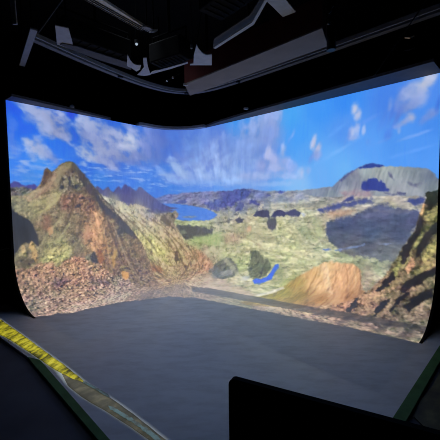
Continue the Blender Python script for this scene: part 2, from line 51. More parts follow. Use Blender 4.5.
    {'t': 'poly', 'pts': [(3.119, 1.547), (3.206, 1.484), (3.336, 1.474), (3.357, 1.529), (3.247, 1.571)], 'soft': 0.02, 'wob': 0.03, 'tex': 'fine', 'amp': 0.12, 'a': 0.8, 'wf': 6, 'rgb': (85, 95, 160)},
    {'t': 'poly', 'pts': [(3.122, 1.364), (3.339, 1.345), (3.664, 1.361), (3.999, 1.398), (3.793, 1.447), (3.426, 1.422)], 'soft': 0.03, 'wob': 0.05, 'tex': 'rock', 'amp': 0.2, 'a': 0.6, 'wf': 6, 'rgb': (125, 130, 170)},
    {'t': 'poly', 'pts': [(3.791, 1.553), (4.027, 1.491), (4.285, 1.472), (4.396, 1.394), (4.557, 1.329), (4.763, 1.305), (5.006, 1.303), (5.146, 1.334), (5.006, 1.386), (4.909, 1.459), (4.71, 1.533), (4.554, 1.611), (4.337, 1.652), (4.081, 1.696), (3.874, 1.658)], 'soft': 0.03, 'wob': 0.07, 'tex': 'rock', 'amp': 0.18, 'a': 0.85, 'wf': 6, 'rgb': (84, 96, 165)},
    {'t': 'poly', 'pts': [(4.657, 1.629), (4.735, 1.533), (4.835, 1.514), (4.859, 1.609), (4.783, 1.704), (4.656, 1.707)], 'soft': 0.02, 'wob': 0.05, 'tex': 'fine', 'amp': 0.12, 'a': 0.9, 'wf': 6, 'rgb': (90, 98, 155)},
    {'t': 'poly', 'pts': [(4.98, 1.552), (5.029, 1.478), (5.122, 1.479), (5.145, 1.534), (5.258, 1.588), (5.144, 1.588)], 'soft': 0.02, 'wob': 0.04, 'tex': 'fine', 'amp': 0.12, 'a': 0.9, 'wf': 6, 'rgb': (75, 85, 150)},
    {'t': 'poly', 'pts': [(4.37, 1.334), (4.557, 1.339), (4.504, 1.376), (4.342, 1.373)], 'soft': 0.03, 'wob': 0.04, 'tex': 'fine', 'amp': 0.12, 'a': 0.7, 'wf': 6, 'rgb': (85, 95, 165)},
    {'t': 'poly', 'pts': [(5.347, 1.419), (5.455, 1.408), (5.497, 1.438), (5.369, 1.445)], 'soft': 0.02, 'wob': 0.03, 'tex': 'fine', 'amp': 0.12, 'a': 0.8, 'wf': 6, 'rgb': (90, 100, 165)},
    {'t': 'poly', 'pts': [(5.581, 1.362), (5.682, 1.347), (5.762, 1.366), (5.702, 1.399)], 'soft': 0.02, 'wob': 0.03, 'tex': 'fine', 'amp': 0.12, 'a': 0.9, 'wf': 6, 'rgb': (70, 85, 165)},
    {'t': 'poly', 'pts': [(5.455, 1.482), (5.762, 1.45), (6.047, 1.446), (6.226, 1.472), (5.973, 1.535), (5.58, 1.551)], 'soft': 0.04, 'wob': 0.06, 'tex': 'fine', 'amp': 0.12, 'a': 0.55, 'wf': 6, 'rgb': (135, 145, 180)},
    {'t': 'poly', 'pts': [(5.073, 1.791), (5.143, 1.716), (5.257, 1.678), (5.389, 1.667), (5.443, 1.728), (5.443, 1.816), (5.279, 1.812)], 'soft': 0.015, 'wob': 0.03, 'tex': 'fine', 'amp': 0.08, 'a': 1.0, 'wf': 6, 'rgb': (78, 82, 112)},
    {'t': 'poly', 'pts': [(5.475, 1.797), (5.539, 1.717), (5.642, 1.663), (5.723, 1.687), (5.802, 1.728), (5.743, 1.772), (5.601, 1.793)], 'soft': 0.015, 'wob': 0.03, 'tex': 'fine', 'amp': 0.08, 'a': 1.0, 'wf': 6, 'rgb': (75, 80, 115)},
    {'t': 'poly', 'pts': [(5.782, 1.72), (5.86, 1.668), (5.974, 1.658), (6.067, 1.714), (6.012, 1.772), (5.841, 1.769)], 'soft': 0.015, 'wob': 0.03, 'tex': 'fine', 'amp': 0.08, 'a': 1.0, 'wf': 6, 'rgb': (82, 88, 122)},
    {'t': 'poly', 'pts': [(5.389, 1.889), (5.432, 1.816), (5.559, 1.809), (5.601, 1.88), (5.559, 2.022), (5.474, 2.044), (5.41, 1.995)], 'soft': 0.025, 'wob': 0.03, 'tex': 'fine', 'amp': 0.1, 'a': 1.0, 'wf': 6, 'rgb': (96, 99, 111)},
    {'t': 'poly', 'pts': [(4.628, 1.882), (4.706, 1.831), (4.832, 1.855), (4.831, 1.922), (4.705, 1.937)], 'soft': 0.015, 'wob': 0.03, 'tex': 'fine', 'amp': 0.12, 'a': 1.0, 'wf': 6, 'rgb': (88, 92, 112)},
    {'t': 'poly', 'pts': [(4.388, 1.931), (4.471, 1.838), (4.523, 1.886), (4.469, 1.967)], 'soft': 0.025, 'wob': 0.03, 'tex': 'fine', 'amp': 0.12, 'a': 0.8, 'wf': 6, 'rgb': (113, 116, 125)},
    {'t': 'poly', 'pts': [(4.928, 2.021), (5.025, 1.96), (5.048, 2.052), (4.952, 2.095)], 'soft': 0.03, 'wob': 0.04, 'tex': 'fine', 'amp': 0.12, 'a': 0.7, 'wf': 6, 'rgb': (227, 182, 152)},
    {'t': 'poly', 'pts': [(6.067, 1.714), (6.121, 1.704), (6.157, 1.744), (6.103, 1.778)], 'soft': 0.015, 'wob': 0.02, 'tex': 'fine', 'amp': 0.12, 'a': 0.7, 'wf': 6, 'rgb': (195, 205, 230)},
    {'t': 'poly', 'pts': [(4.273, 2.199), (4.625, 2.116), (4.902, 2.174), (4.752, 2.301), (4.382, 2.353)], 'soft': 0.05, 'wob': 0.07, 'tex': 'rock', 'amp': 0.2, 'a': 0.6, 'wf': 6, 'rgb': (166, 145, 129)},
    {'t': 'poly', 'pts': [(6.562, 1.703), (6.717, 1.654), (6.895, 1.637), (6.953, 1.679), (6.794, 1.727), (6.626, 1.761)], 'soft': 0.04, 'wob': 0.05, 'tex': 'fine', 'amp': 0.12, 'a': 0.6, 'wf': 6, 'rgb': (201, 164, 136)},
    {'t': 'poly', 'pts': [(3.043, 2.066), (3.173, 2.026), (3.37, 2.034), (3.65, 2.067), (3.865, 2.09), (4.014, 2.103), (3.997, 2.219), (3.804, 2.264), (3.524, 2.32), (3.319, 2.356), (3.211, 2.267), (3.149, 2.156)], 'soft': 0.025, 'wob': 0.04, 'tex': 'fine', 'amp': 0.06, 'a': 1.0, 'wf': 6, 'rgb': (92, 99, 112)},
    {'t': 'poly', 'pts': [(3.149, 2.156), (3.279, 2.147), (3.344, 2.202), (3.234, 2.223)], 'soft': 0.03, 'wob': 0.03, 'tex': 'fine', 'amp': 0.12, 'a': 0.7, 'wf': 6, 'rgb': (140, 147, 137)},
    {'t': 'poly', 'pts': [(3.478, 2.288), (3.75, 2.256), (4.217, 2.142), (4.328, 2.256), (4.161, 2.434), (3.807, 2.445), (3.547, 2.374)], 'soft': 0.05, 'wob': 0.05, 'tex': 'fine', 'amp': 0.12, 'a': 0.8, 'wf': 6, 'rgb': (168, 184, 139)},
    {'t': 'poly', 'pts': [(5.02, 2.541), (5.029, 2.455), (5.119, 2.411), (5.212, 2.427), (5.28, 2.51), (5.407, 2.54), (5.499, 2.61), (5.541, 2.713), (5.501, 2.825), (5.373, 2.953), (5.216, 2.952), (5.077, 2.827), (5.045, 2.671)], 'soft': 0.03, 'wob': 0.04, 'tex': 'rock', 'amp': 0.13, 'a': 1.0, 'wf': 6, 'rgb': (119, 125, 107)},
    {'t': 'poly', 'pts': [(4.254, 3.028), (4.199, 2.836), (4.3, 2.71), (4.433, 2.63), (4.601, 2.65), (4.78, 2.769), (4.89, 2.881), (4.826, 3.011), (4.667, 3.102), (4.549, 3.133), (4.431, 3.166)], 'soft': 0.03, 'wob': 0.04, 'tex': 'rock', 'amp': 0.13, 'a': 1.0, 'wf': 6, 'rgb': (120, 123, 117)},
    {'t': 'poly', 'pts': [(4.411, 3.05), (4.484, 2.931), (4.707, 2.868), (4.782, 2.947), (4.656, 3.022), (4.519, 3.081)], 'soft': 0.02, 'wob': 0.03, 'tex': 'fine', 'amp': 0.12, 'a': 0.6, 'wf': 6, 'rgb': (176, 176, 176)},
    {'t': 'poly', 'pts': [(5.277, 2.997), (5.324, 2.944), (5.426, 2.931), (5.517, 2.86), (5.551, 2.768), (5.58, 2.671), (5.608, 2.624), (5.667, 2.615), (5.691, 2.664), (5.652, 2.733), (5.631, 2.812), (5.627, 2.891), (5.549, 2.962), (5.455, 3.052), (5.363, 3.06)], 'soft': 0.012, 'wob': 0.015, 'tex': 'water', 'amp': 0.06, 'a': 1.0, 'wf': 6, 'rgb': (74, 122, 232)},
    {'t': 'poly', 'pts': [(5.639, 2.754), (5.703, 2.635), (5.827, 2.653), (5.798, 2.801), (5.682, 2.9)], 'soft': 0.05, 'wob': 0.05, 'tex': 'fine', 'amp': 0.12, 'a': 0.6, 'wf': 6, 'rgb': (136, 140, 112)},
    {'t': 'poly', 'pts': [(4.997, 2.975), (5.083, 2.923), (5.184, 2.936), (5.181, 3.006), (5.076, 3.056)], 'soft': 0.03, 'wob': 0.03, 'tex': 'fine', 'amp': 0.12, 'a': 0.7, 'wf': 6, 'rgb': (208, 210, 210)},
    {'t': 'poly', 'pts': [(3.826, 2.55), (3.984, 2.429), (4.307, 2.583), (4.709, 2.78), (5.052, 2.987), (5.215, 3.072), (5.378, 3.162), (5.588, 3.274), (5.525, 3.301), (5.386, 3.23), (5.247, 3.164), (5.108, 3.1), (4.565, 2.802), (4.142, 2.602)], 'soft': 0.02, 'wob': 0.03, 'tex': 'fine', 'amp': 0.12, 'a': 0.45, 'wf': 6, 'rgb': (214, 209, 179)},
    {'t': 'poly', 'pts': [(4.273, 2.429), (4.759, 2.47), (5.276, 2.398), (5.744, 2.436), (6.168, 2.477), (6.169, 2.468), (5.749, 2.409), (5.278, 2.369), (4.758, 2.44), (4.275, 2.418)], 'soft': 0.012, 'wob': 0.02, 'tex': 'fine', 'amp': 0.08, 'a': 0.5, 'wf': 6, 'rgb': (169, 165, 132)},
    {'t': 'poly', 'pts': [(4.383, 2.096), (4.845, 2.191), (5.273, 2.352), (5.279, 2.343), (4.861, 2.164), (4.388, 2.086)], 'soft': 0.012, 'wob': 0.02, 'tex': 'fine', 'amp': 0.08, 'a': 0.5, 'wf': 6, 'rgb': (154, 146, 119)},
    {'t': 'poly', 'pts': [(5.273, 2.006), (5.486, 2.179), (5.82, 2.257), (6.124, 2.188), (6.123, 2.179), (5.824, 2.23), (5.504, 2.154), (5.282, 1.998)], 'soft': 0.012, 'wob': 0.02, 'tex': 'fine', 'amp': 0.08, 'a': 0.5, 'wf': 6, 'rgb': (164, 162, 131)},
    {'t': 'poly', 'pts': [(5.777, 1.876), (5.924, 2.043), (6.151, 2.291), (6.436, 2.319), (6.439, 2.309), (6.169, 2.266), (5.951, 2.022), (5.787, 1.869)], 'soft': 0.012, 'wob': 0.02, 'tex': 'fine', 'amp': 0.08, 'a': 0.5, 'wf': 6, 'rgb': (161, 167, 136)},
    {'t': 'poly', 'pts': [(6.117, 1.732), (6.25, 1.892), (6.356, 2.109), (6.564, 2.273), (6.571, 2.265), (6.381, 2.091), (6.277, 1.876), (6.126, 1.725)], 'soft': 0.012, 'wob': 0.02, 'tex': 'fine', 'amp': 0.08, 'a': 0.5, 'wf': 6, 'rgb': (155, 157, 134)},
    {'t': 'poly', 'pts': [(4.755, 1.767), (5.044, 1.879), (5.366, 1.894), (5.368, 1.885), (5.054, 1.853), (4.761, 1.757)], 'soft': 0.012, 'wob': 0.02, 'tex': 'fine', 'amp': 0.08, 'a': 0.5, 'wf': 6, 'rgb': (155, 150, 129)},
    {'t': 'poly', 'pts': [(5.455, 1.609), (5.86, 1.58), (6.227, 1.611), (6.561, 1.555), (6.56, 1.547), (6.226, 1.587), (5.86, 1.555), (5.454, 1.6)], 'soft': 0.012, 'wob': 0.02, 'tex': 'fine', 'amp': 0.08, 'a': 0.5, 'wf': 6, 'rgb': (157, 157, 147)},
    {'t': 'poly', 'pts': [(5.975, 1.671), (6.264, 1.642), (6.529, 1.6), (6.528, 1.592), (6.26, 1.618), (5.973, 1.662)], 'soft': 0.012, 'wob': 0.02, 'tex': 'fine', 'amp': 0.08, 'a': 0.5, 'wf': 6, 'rgb': (202, 186, 157)},
    {'t': 'poly', 'pts': [(5.691, 2.825), (5.948, 2.648), (6.248, 2.507), (6.571, 2.396), (6.569, 2.388), (6.237, 2.484), (5.93, 2.625), (5.682, 2.817)], 'soft': 0.012, 'wob': 0.02, 'tex': 'fine', 'amp': 0.08, 'a': 0.5, 'wf': 6, 'rgb': (165, 169, 132)},
    {'t': 'poly', 'pts': [(5.216, 3.293), (5.27, 3.21), (5.334, 3.136), (5.405, 3.069), (5.491, 3.036), (5.577, 3.004), (5.662, 2.973), (5.748, 2.944), (5.947, 2.78), (5.94, 2.772), (5.727, 2.916), (5.64, 2.945), (5.553, 2.974), (5.465, 3.005), (5.377, 3.038), (5.309, 3.11), (5.249, 3.19), (5.201, 3.28)], 'soft': 0.012, 'wob': 0.02, 'tex': 'fine', 'amp': 0.08, 'a': 0.45, 'wf': 6, 'rgb': (159, 165, 122)},
    {'t': 'poly', 'pts': [(6.74, 2.526), (7.052, 2.432), (7.346, 2.44), (7.347, 2.432), (7.051, 2.409), (6.737, 2.518)], 'soft': 0.012, 'wob': 0.02, 'tex': 'fine', 'amp': 0.08, 'a': 0.5, 'wf': 6, 'rgb': (138, 142, 119)},
    {'t': 'poly', 'pts': [(-0.032, 1.254), (-0.003, 1.203), (0.051, 1.164), (0.103, 1.177), (0.155, 1.221), (0.209, 1.239), (0.266, 1.209), (0.337, 1.21), (0.407, 1.262), (0.404, 1.34), (-0.036, 1.342)], 'soft': 0.012, 'wob': 0.015, 'tex': 'fine', 'amp': 0.08, 'a': 1.0, 'wf': 6, 'rgb': (78, 78, 150)},
    {'t': 'poly', 'pts': [(-0.032, 1.269), (0.046, 1.25), (0.126, 1.251), (0.235, 1.272), (0.348, 1.278), (0.438, 1.23), (0.402, 1.387), (0.174, 1.387), (-0.015, 1.445)], 'soft': 0.02, 'wob': 0.04, 'tex': 'rock', 'amp': 0.3, 'a': 1.0, 'wf': 6, 'rgb': (104, 102, 102)},
    {'t': 'poly', 'pts': [(1.269, 1.318), (1.368, 1.21), (1.425, 1.238), (1.482, 1.288), (1.544, 1.239), (1.592, 1.216), (1.644, 1.297), (1.696, 1.311), (1.762, 1.232), (1.817, 1.197), (1.862, 1.264), (1.922, 1.179), (1.967, 1.159), (2.015, 1.208), (2.061, 1.203), (2.128, 1.253), (2.197, 1.292), (2.265, 1.211), (2.32, 1.21), (2.441, 1.302), (2.588, 1.392), (2.727, 1.488), (2.859, 1.575), (2.988, 1.631), (3.181, 1.663), (2.987, 1.687), (3.115, 1.72), (2.765, 1.754), (2.277, 1.754), (1.612, 1.594)], 'soft': 0.01, 'wob': 0.005, 'tex': 'gully', 'amp': 0.06, 'a': 1.0, 'wf': 6, 'ctl': [(1.424, 1.281, 95, 98, 140), (1.792, 1.277, 82, 85, 140), (1.968, 1.255, 80, 82, 142), (2.293, 1.291, 95, 98, 145), (1.94, 1.429, 92, 92, 138), (2.41, 1.453, 100, 100, 140), (2.769, 1.605, 90, 95, 150), (2.282, 1.613, 133, 131, 143), (1.721, 1.465, 139, 139, 139), (3.095, 1.666, 95, 100, 140)]},
    {'t': 'poly', 'pts': [(1.421, 1.353), (1.578, 1.408), (1.784, 1.485), (2.002, 1.566), (2.188, 1.55), (2.356, 1.595), (2.53, 1.662), (2.72, 1.731), (2.898, 1.758), (3.115, 1.72), (3.2, 1.787), (3.067, 1.958), (3.233, 2.267), (3.319, 2.443), (3.662, 2.563), (4.186, 2.815), (4.512, 3.385), (4.614, 3.648), (4.648, 3.92), (4.684, 4.162), (4.559, 4.245), (4.427, 4.334), (4.285, 4.428), (4.132, 4.532), (3.965, 4.646), (3.464, 4.72), (2.871, 4.709), (2.389, 4.583), (2.188, 4.434), (2.025, 4.312), (1.883, 4.206), (1.756, 4.11), (1.641, 4.022), (1.535, 3.938), (1.436, 3.859), (1.344, 3.783), (1.257, 3.709), (1.204, 1.99)], 'soft': 0.02, 'wob': 0.04, 'tex': 'slope', 'amp': 0.17, 'a': 1.0, 'wf': 6, 'ctl': [(1.658, 1.483, 175, 175, 165), (1.932, 1.642, 191, 186, 166), (2.281, 1.653, 186, 178, 166), (2.527, 1.745, 153, 148, 153), (2.763, 1.818, 164, 154, 144), (2.939, 1.889, 129, 122, 120), (1.815, 1.81, 191, 181, 161), (2.269, 1.977, 191, 184, 156), (2.64, 2.066, 184, 172, 149), (2.976, 2.172, 182, 163, 148), (1.918, 2.01, 170, 160, 140), (2.141, 2.228, 177, 172, 137), (2.509, 2.308, 198, 194, 141), (2.731, 2.544, 207, 202, 142), (2.336, 2.6, 182, 173, 138), (2.113, 2.85, 147, 133, 126), (2.79, 2.821, 189, 172, 144), (3.186, 2.528, 181, 162, 142), (3.439, 2.751, 172, 148, 130), (3.756, 2.826, 178, 149, 131), (4.036, 2.937, 180, 149, 132), (3.452, 3.216, 166, 147, 130), (2.487, 3.375, 172, 150, 131), (2.174, 3.302, 165, 141, 127), (1.901, 3.941, 181, 163, 153), (3.17, 4.28, 196, 176, 166), (4.183, 3.284, 190, 173, 155), (4.566, 3.68, 208, 190, 176), (1.683, 3.199, 155, 141, 136), (1.881, 2.534, 143, 130, 125), (1.692, 2.221, 143, 130, 120), (3.524, 2.353, 171, 166, 141)]},
    {'t': 'poly', 'pts': [(1.658, 1.465), (2.163, 1.59), (2.763, 1.818), (3.19, 2.267), (3.862, 2.722), (4.566, 3.68), (4.451, 3.798), (4.328, 3.92), (4.198, 4.048), (4.057, 4.182), (3.903, 4.326), (3.247, 4.398), (2.611, 4.401), (2.344, 4.299), (2.177, 4.21), (2.17, 2.725), (1.913, 2.147)], 'soft': 0.08, 'wob': 0.08, 'tex': 'fine', 'amp': 0.1, 'a': 0.55, 'wf': 6, 'am': 'clump', 'lo': 0.12, 'hi': 0.5, 'rgb': (115, 102, 95)},
    {'t': 'poly', 'pts': [(1.658, 1.465), (2.163, 1.59), (2.763, 1.818), (3.19, 2.267), (3.862, 2.722), (4.566, 3.68), (4.451, 3.798), (4.328, 3.92), (4.198, 4.048), (4.057, 4.182), (3.903, 4.326), (3.247, 4.398), (2.611, 4.401), (2.344, 4.299), (2.177, 4.21), (2.17, 2.725), (1.913, 2.147)], 'soft': 0.08, 'wob': 0.08, 'tex': 'fine', 'amp': 0.1, 'a': 0.5, 'wf': 6, 'am': 'pale', 'lo': 0.12, 'hi': 0.5, 'rgb': (230, 216, 181)},
    {'t': 'poly', 'pts': [(1.826, 1.524), (2.047, 1.587), (2.283, 1.573), (2.379, 1.636), (2.137, 1.668), (1.866, 1.62)], 'soft': 0.04, 'wob': 0.05, 'tex': 'fine', 'amp': 0.12, 'a': 0.5, 'wf': 6, 'rgb': (199, 195, 167)},
    {'t': 'poly', 'pts': [(2.453, 1.68), (2.675, 1.666), (2.985, 1.739), (2.764, 1.775), (2.527, 1.745)], 'soft': 0.03, 'wob': 0.03, 'tex': 'fine', 'amp': 0.12, 'a': 0.8, 'wf': 6, 'rgb': (95, 98, 130)},
    {'t': 'poly', 'pts': [(2.762, 1.882), (2.808, 1.811), (2.875, 1.805), (2.928, 1.878), (3.001, 1.999), (3.085, 2.111), (2.892, 2.016)], 'soft': 0.02, 'wob': 0.03, 'tex': 'fine', 'amp': 0.12, 'a': 0.85, 'wf': 6, 'rgb': (109, 103, 103)},
    {'t': 'poly', 'pts': [(2.1, 2.045), (2.289, 2.121), (2.509, 2.308), (2.687, 2.518), (2.841, 2.732), (2.956, 2.936), (2.801, 2.871), (2.57, 2.591), (2.305, 2.348), (2.118, 2.186)], 'soft': 0.05, 'wob': 0.06, 'tex': 'slope', 'amp': 0.2, 'a': 0.55, 'wf': 6, 'rgb': (202, 194, 142)},
    {'t': 'poly', 'pts': [(1.977, 2.251), (2.202, 2.417), (2.442, 2.66), (2.519, 2.835), (2.306, 2.748), (2.093, 2.504)], 'soft': 0.05, 'wob': 0.06, 'tex': 'slope', 'amp': 0.2, 'a': 0.5, 'wf': 6, 'rgb': (196, 190, 144)},
    {'t': 'poly', 'pts': [(3.071, 2.612), (3.129, 2.571), (3.149, 2.751), (3.091, 2.893), (3.046, 2.793)], 'soft': 0.02, 'wob': 0.03, 'tex': 'fine', 'amp': 0.12, 'a': 0.8, 'wf': 6, 'rgb': (98, 90, 87)},
    {'t': 'poly', 'pts': [(2.929, 2.3), (2.992, 2.391), (3.008, 2.522), (2.923, 2.452)], 'soft': 0.03, 'wob': 0.04, 'tex': 'fine', 'amp': 0.12, 'a': 0.7, 'wf': 6, 'rgb': (114, 105, 101)},
    {'t': 'poly', 'pts': [(2.342, 2.778), (2.607, 2.898), (2.619, 3.068), (2.319, 3.0)], 'soft': 0.05, 'wob': 0.07, 'tex': 'fine', 'amp': 0.12, 'a': 0.7, 'wf': 6, 'rgb': (157, 116, 104)},
    {'t': 'poly', 'pts': [(3.586, 2.567), (3.773, 2.664), (4.053, 2.836), (4.186, 3.015), (3.97, 3.003), (3.683, 2.809)], 'soft': 0.04, 'wob': 0.05, 'tex': 'slope', 'amp': 0.15, 'a': 0.75, 'wf': 6, 'rgb': (192, 153, 134)},
    {'t': 'poly', 'pts': [(4.142, 2.997), (4.213, 2.858), (4.392, 2.875), (4.603, 3.119), (4.362, 3.12)], 'soft': 0.03, 'wob': 0.05, 'tex': 'fine', 'amp': 0.12, 'a': 0.7, 'wf': 6, 'rgb': (121, 129, 135)},
    {'t': 'poly', 'pts': [(1.569, 1.525), (1.846, 1.751), (2.2, 2.048), (2.484, 2.362), (2.694, 2.677), (2.712, 2.669), (2.53, 2.338), (2.238, 2.02), (1.878, 1.72), (1.579, 1.514)], 'soft': 0.012, 'wob': 0.02, 'tex': 'fine', 'amp': 0.08, 'a': 0.5, 'wf': 6, 'rgb': (105, 97, 90)},
    {'t': 'poly', 'pts': [(1.734, 1.547), (2.113, 1.845), (2.492, 2.156), (2.805, 2.524), (3.068, 2.898), (3.087, 2.886), (2.851, 2.495), (2.536, 2.125), (2.15, 1.81), (1.745, 1.535)], 'soft': 0.012, 'wob': 0.02, 'tex': 'fine', 'amp': 0.08, 'a': 0.5, 'wf': 6, 'rgb': (225, 211, 167)},
    {'t': 'poly', 'pts': [(1.948, 1.705), (2.352, 2.017), (2.735, 2.343), (2.992, 2.657), (3.004, 2.649), (2.765, 2.318), (2.381, 1.991), (1.957, 1.696)], 'soft': 0.012, 'wob': 0.02, 'tex': 'fine', 'amp': 0.08, 'a': 0.5, 'wf': 6, 'rgb': (115, 105, 96)},
    {'t': 'poly', 'pts': [(2.13, 1.714), (2.553, 1.994), (2.912, 2.316), (3.165, 2.63), (3.423, 2.952), (3.441, 2.941), (3.206, 2.603), (2.946, 2.284), (2.587, 1.96), (2.141, 1.702)], 'soft': 0.012, 'wob': 0.02, 'tex': 'fine', 'amp': 0.08, 'a': 0.45, 'wf': 6, 'rgb': (225, 211, 167)},
    {'t': 'poly', 'pts': [(2.419, 1.807), (2.79, 2.048), (3.087, 2.365), (3.371, 2.667), (3.381, 2.657), (3.116, 2.339), (2.816, 2.019), (2.428, 1.797)], 'soft': 0.012, 'wob': 0.02, 'tex': 'fine', 'amp': 0.08, 'a': 0.55, 'wf': 6, 'rgb': (120, 108, 99)},
    {'t': 'poly', 'pts': [(2.709, 1.949), (3.003, 2.233), (3.304, 2.545), (3.689, 2.838), (3.699, 2.826), (3.337, 2.515), (3.033, 2.202), (2.72, 1.938)], 'soft': 0.012, 'wob': 0.02, 'tex': 'fine', 'amp': 0.08, 'a': 0.5, 'wf': 6, 'rgb': (218, 198, 164)},
    {'t': 'poly', 'pts': [(2.883, 2.171), (3.08, 2.491), (3.219, 2.854), (3.642, 3.333), (3.669, 3.323), (3.264, 2.841), (3.116, 2.474), (2.894, 2.164)], 'soft': 0.012, 'wob': 0.02, 'tex': 'fine', 'amp': 0.08, 'a': 0.5, 'wf': 6, 'rgb': (105, 95, 89)},
    {'t': 'poly', 'pts': [(3.313, 2.447), (3.515, 2.712), (3.957, 3.067), (3.967, 3.059), (3.553, 2.692), (3.325, 2.439)], 'soft': 0.012, 'wob': 0.02, 'tex': 'fine', 'amp': 0.08, 'a': 0.5, 'wf': 6, 'rgb': (114, 100, 93)},
    {'t': 'poly', 'pts': [(3.073, 2.839), (2.775, 3.134), (2.192, 3.422), (2.178, 3.453), (2.811, 3.178), (3.089, 2.847)], 'soft': 0.012, 'wob': 0.02, 'tex': 'fine', 'amp': 0.08, 'a': 0.45, 'wf': 6, 'rgb': (205, 187, 165)},
    {'t': 'poly', 'pts': [(3.484, 2.747), (3.374, 3.044), (3.108, 3.593), (3.197, 3.621), (3.439, 3.069), (3.5, 2.753)], 'soft': 0.012, 'wob': 0.02, 'tex': 'fine', 'amp': 0.08, 'a': 0.45, 'wf': 6, 'rgb': (122, 106, 99)},
    {'t': 'poly', 'pts': [(2.245, 2.406), (2.421, 2.783), (2.424, 3.176), (2.378, 3.889), (2.395, 3.882), (2.482, 3.158), (2.471, 2.764), (2.259, 2.4)], 'soft': 0.012, 'wob': 0.02, 'tex': 'fine', 'amp': 0.08, 'a': 0.5, 'wf': 6, 'rgb': (113, 102, 97)},
    {'t': 'poly', 'pts': [(2.086, 2.508), (2.216, 2.888), (2.179, 3.316), (2.202, 3.306), (2.27, 2.867), (2.101, 2.501)], 'soft': 0.012, 'wob': 0.02, 'tex': 'fine', 'amp': 0.08, 'a': 0.45, 'wf': 6, 'rgb': (200, 182, 156)},
    {'t': 'poly', 'pts': [(-0.142, 1.444), (0.014, 1.386), (0.147, 1.379), (0.26, 1.333), (0.349, 1.271), (0.41, 1.199), (0.452, 1.088), (0.487, 0.977), (0.527, 0.933), (0.563, 0.969), (0.6, 1.002), (0.641, 0.968), (0.699, 0.906), (0.766, 0.849), (0.832, 0.818), (0.883, 0.807), (0.95, 0.815), (0.991, 0.854), (1.049, 0.927), (1.1, 0.975), (1.168, 1.065), (1.275, 1.177), (1.384, 1.308), (1.496, 1.435), (1.613, 1.557), (1.775, 1.741), (1.966, 1.936), (2.121, 2.116), (2.305, 2.348), (2.376, 2.543), (2.399, 2.765), (2.307, 3.055), (2.059, 3.757), (1.976, 3.999), (1.883, 4.206), (1.747, 4.183), (1.619, 4.164), (1.496, 4.147), (1.378, 4.133), (1.265, 4.121), (1.156, 4.11), (1.051, 4.101), (0.949, 4.093), (0.85, 4.086), (0.755, 4.08), (0.677, 4.038), (0.602, 3.997), (0.53, 3.958), (0.461, 3.919), (0.395, 3.882), (0.33, 3.845), (0.268, 3.808), (0.208, 3.772), (0.15, 3.737), (0.094, 3.702), (0.04, 3.667), (-0.012, 3.633), (-0.062, 3.599), (-0.11, 3.565), (-0.159, 3.531), (-0.207, 3.498), (-0.255, 3.465), (-0.303, 3.435), (-0.352, 3.406), (-0.402, 3.378)], 'soft': 0.01, 'wob': 0.008, 'tex': 'rubble', 'amp': 0.15, 'a': 1.0, 'wf': 6, 'ctl': [(0.539, 1.005, 103, 86, 78), (0.632, 1.0, 131, 116, 104), (0.763, 0.911, 138, 127, 106), (0.864, 0.855, 111, 102, 80), (0.964, 0.898, 97, 90, 77), (0.89, 1.036, 116, 109, 96), (1.096, 1.078, 91, 86, 79), (1.052, 1.285, 113, 102, 95), (0.799, 1.206, 117, 112, 102), (1.323, 1.371, 92, 88, 83), (1.51, 1.591, 88, 86, 88), (0.488, 1.134, 123, 105, 95), (0.559, 1.227, 149, 129, 108), (0.405, 1.324, 165, 146, 125), (0.257, 1.402, 161, 154, 126), (0.118, 1.417, 134, 131, 109), (0.06, 1.52, 141, 139, 113), (0.632, 1.339, 167, 159, 120), (0.473, 1.451, 164, 156, 120), (0.708, 1.421, 139, 117, 105), (0.957, 1.456, 129, 107, 100), (0.866, 1.59, 134, 113, 104), (1.222, 1.548, 129, 107, 100), (1.406, 1.715, 135, 113, 101), (0.317, 1.635, 139, 135, 107), (0.538, 1.693, 137, 121, 105), (0.692, 1.782, 140, 128, 106), (0.455, 1.848, 141, 117, 102), (0.853, 1.877, 133, 124, 108), (1.026, 1.889, 142, 121, 103), (1.207, 1.902, 187, 146, 119), (1.294, 2.088, 193, 149, 120), (1.196, 2.168, 184, 143, 118), (1.497, 1.922, 148, 122, 107), (1.633, 2.12, 138, 122, 110), (1.805, 2.079, 86, 86, 92), (1.973, 2.35, 133, 121, 112), (0.524, 2.015, 142, 135, 107), (0.675, 2.162, 154, 152, 116), (0.511, 2.29, 167, 165, 119), (0.751, 2.289, 171, 169, 125), (0.386, 2.369, 139, 135, 107), (0.928, 2.139, 125, 119, 107), (1.008, 2.322, 127, 120, 109), (0.37, 2.08, 126, 119, 101), (1.483, 2.291, 159, 127, 105), (1.567, 2.489, 142, 119, 106), (1.478, 2.384, 160, 130, 104), (1.752, 2.614, 138, 122, 113), (2.035, 2.766, 140, 126, 120), (1.948, 3.13, 146, 131, 123), (1.673, 3.043, 142, 128, 120), (1.693, 3.59, 168, 151, 141), (1.074, 2.543, 155, 130, 111)]},
    {'t': 'poly', 'pts': [(0.526, 1.292), (1.232, 1.319), (1.647, 1.745), (2.135, 2.369), (1.93, 3.317), (1.873, 3.228), (1.805, 3.151), (1.73, 3.083), (1.651, 3.021), (1.569, 2.963), (1.175, 2.487), (0.666, 2.361), (0.222, 2.142), (0.39, 1.638)], 'soft': 0.08, 'wob': 0.08, 'tex': 'fine', 'amp': 0.1, 'a': 0.6, 'wf': 6, 'am': 'clump', 'lo': 0.1, 'hi': 0.45, 'rgb': (81, 78, 75)},
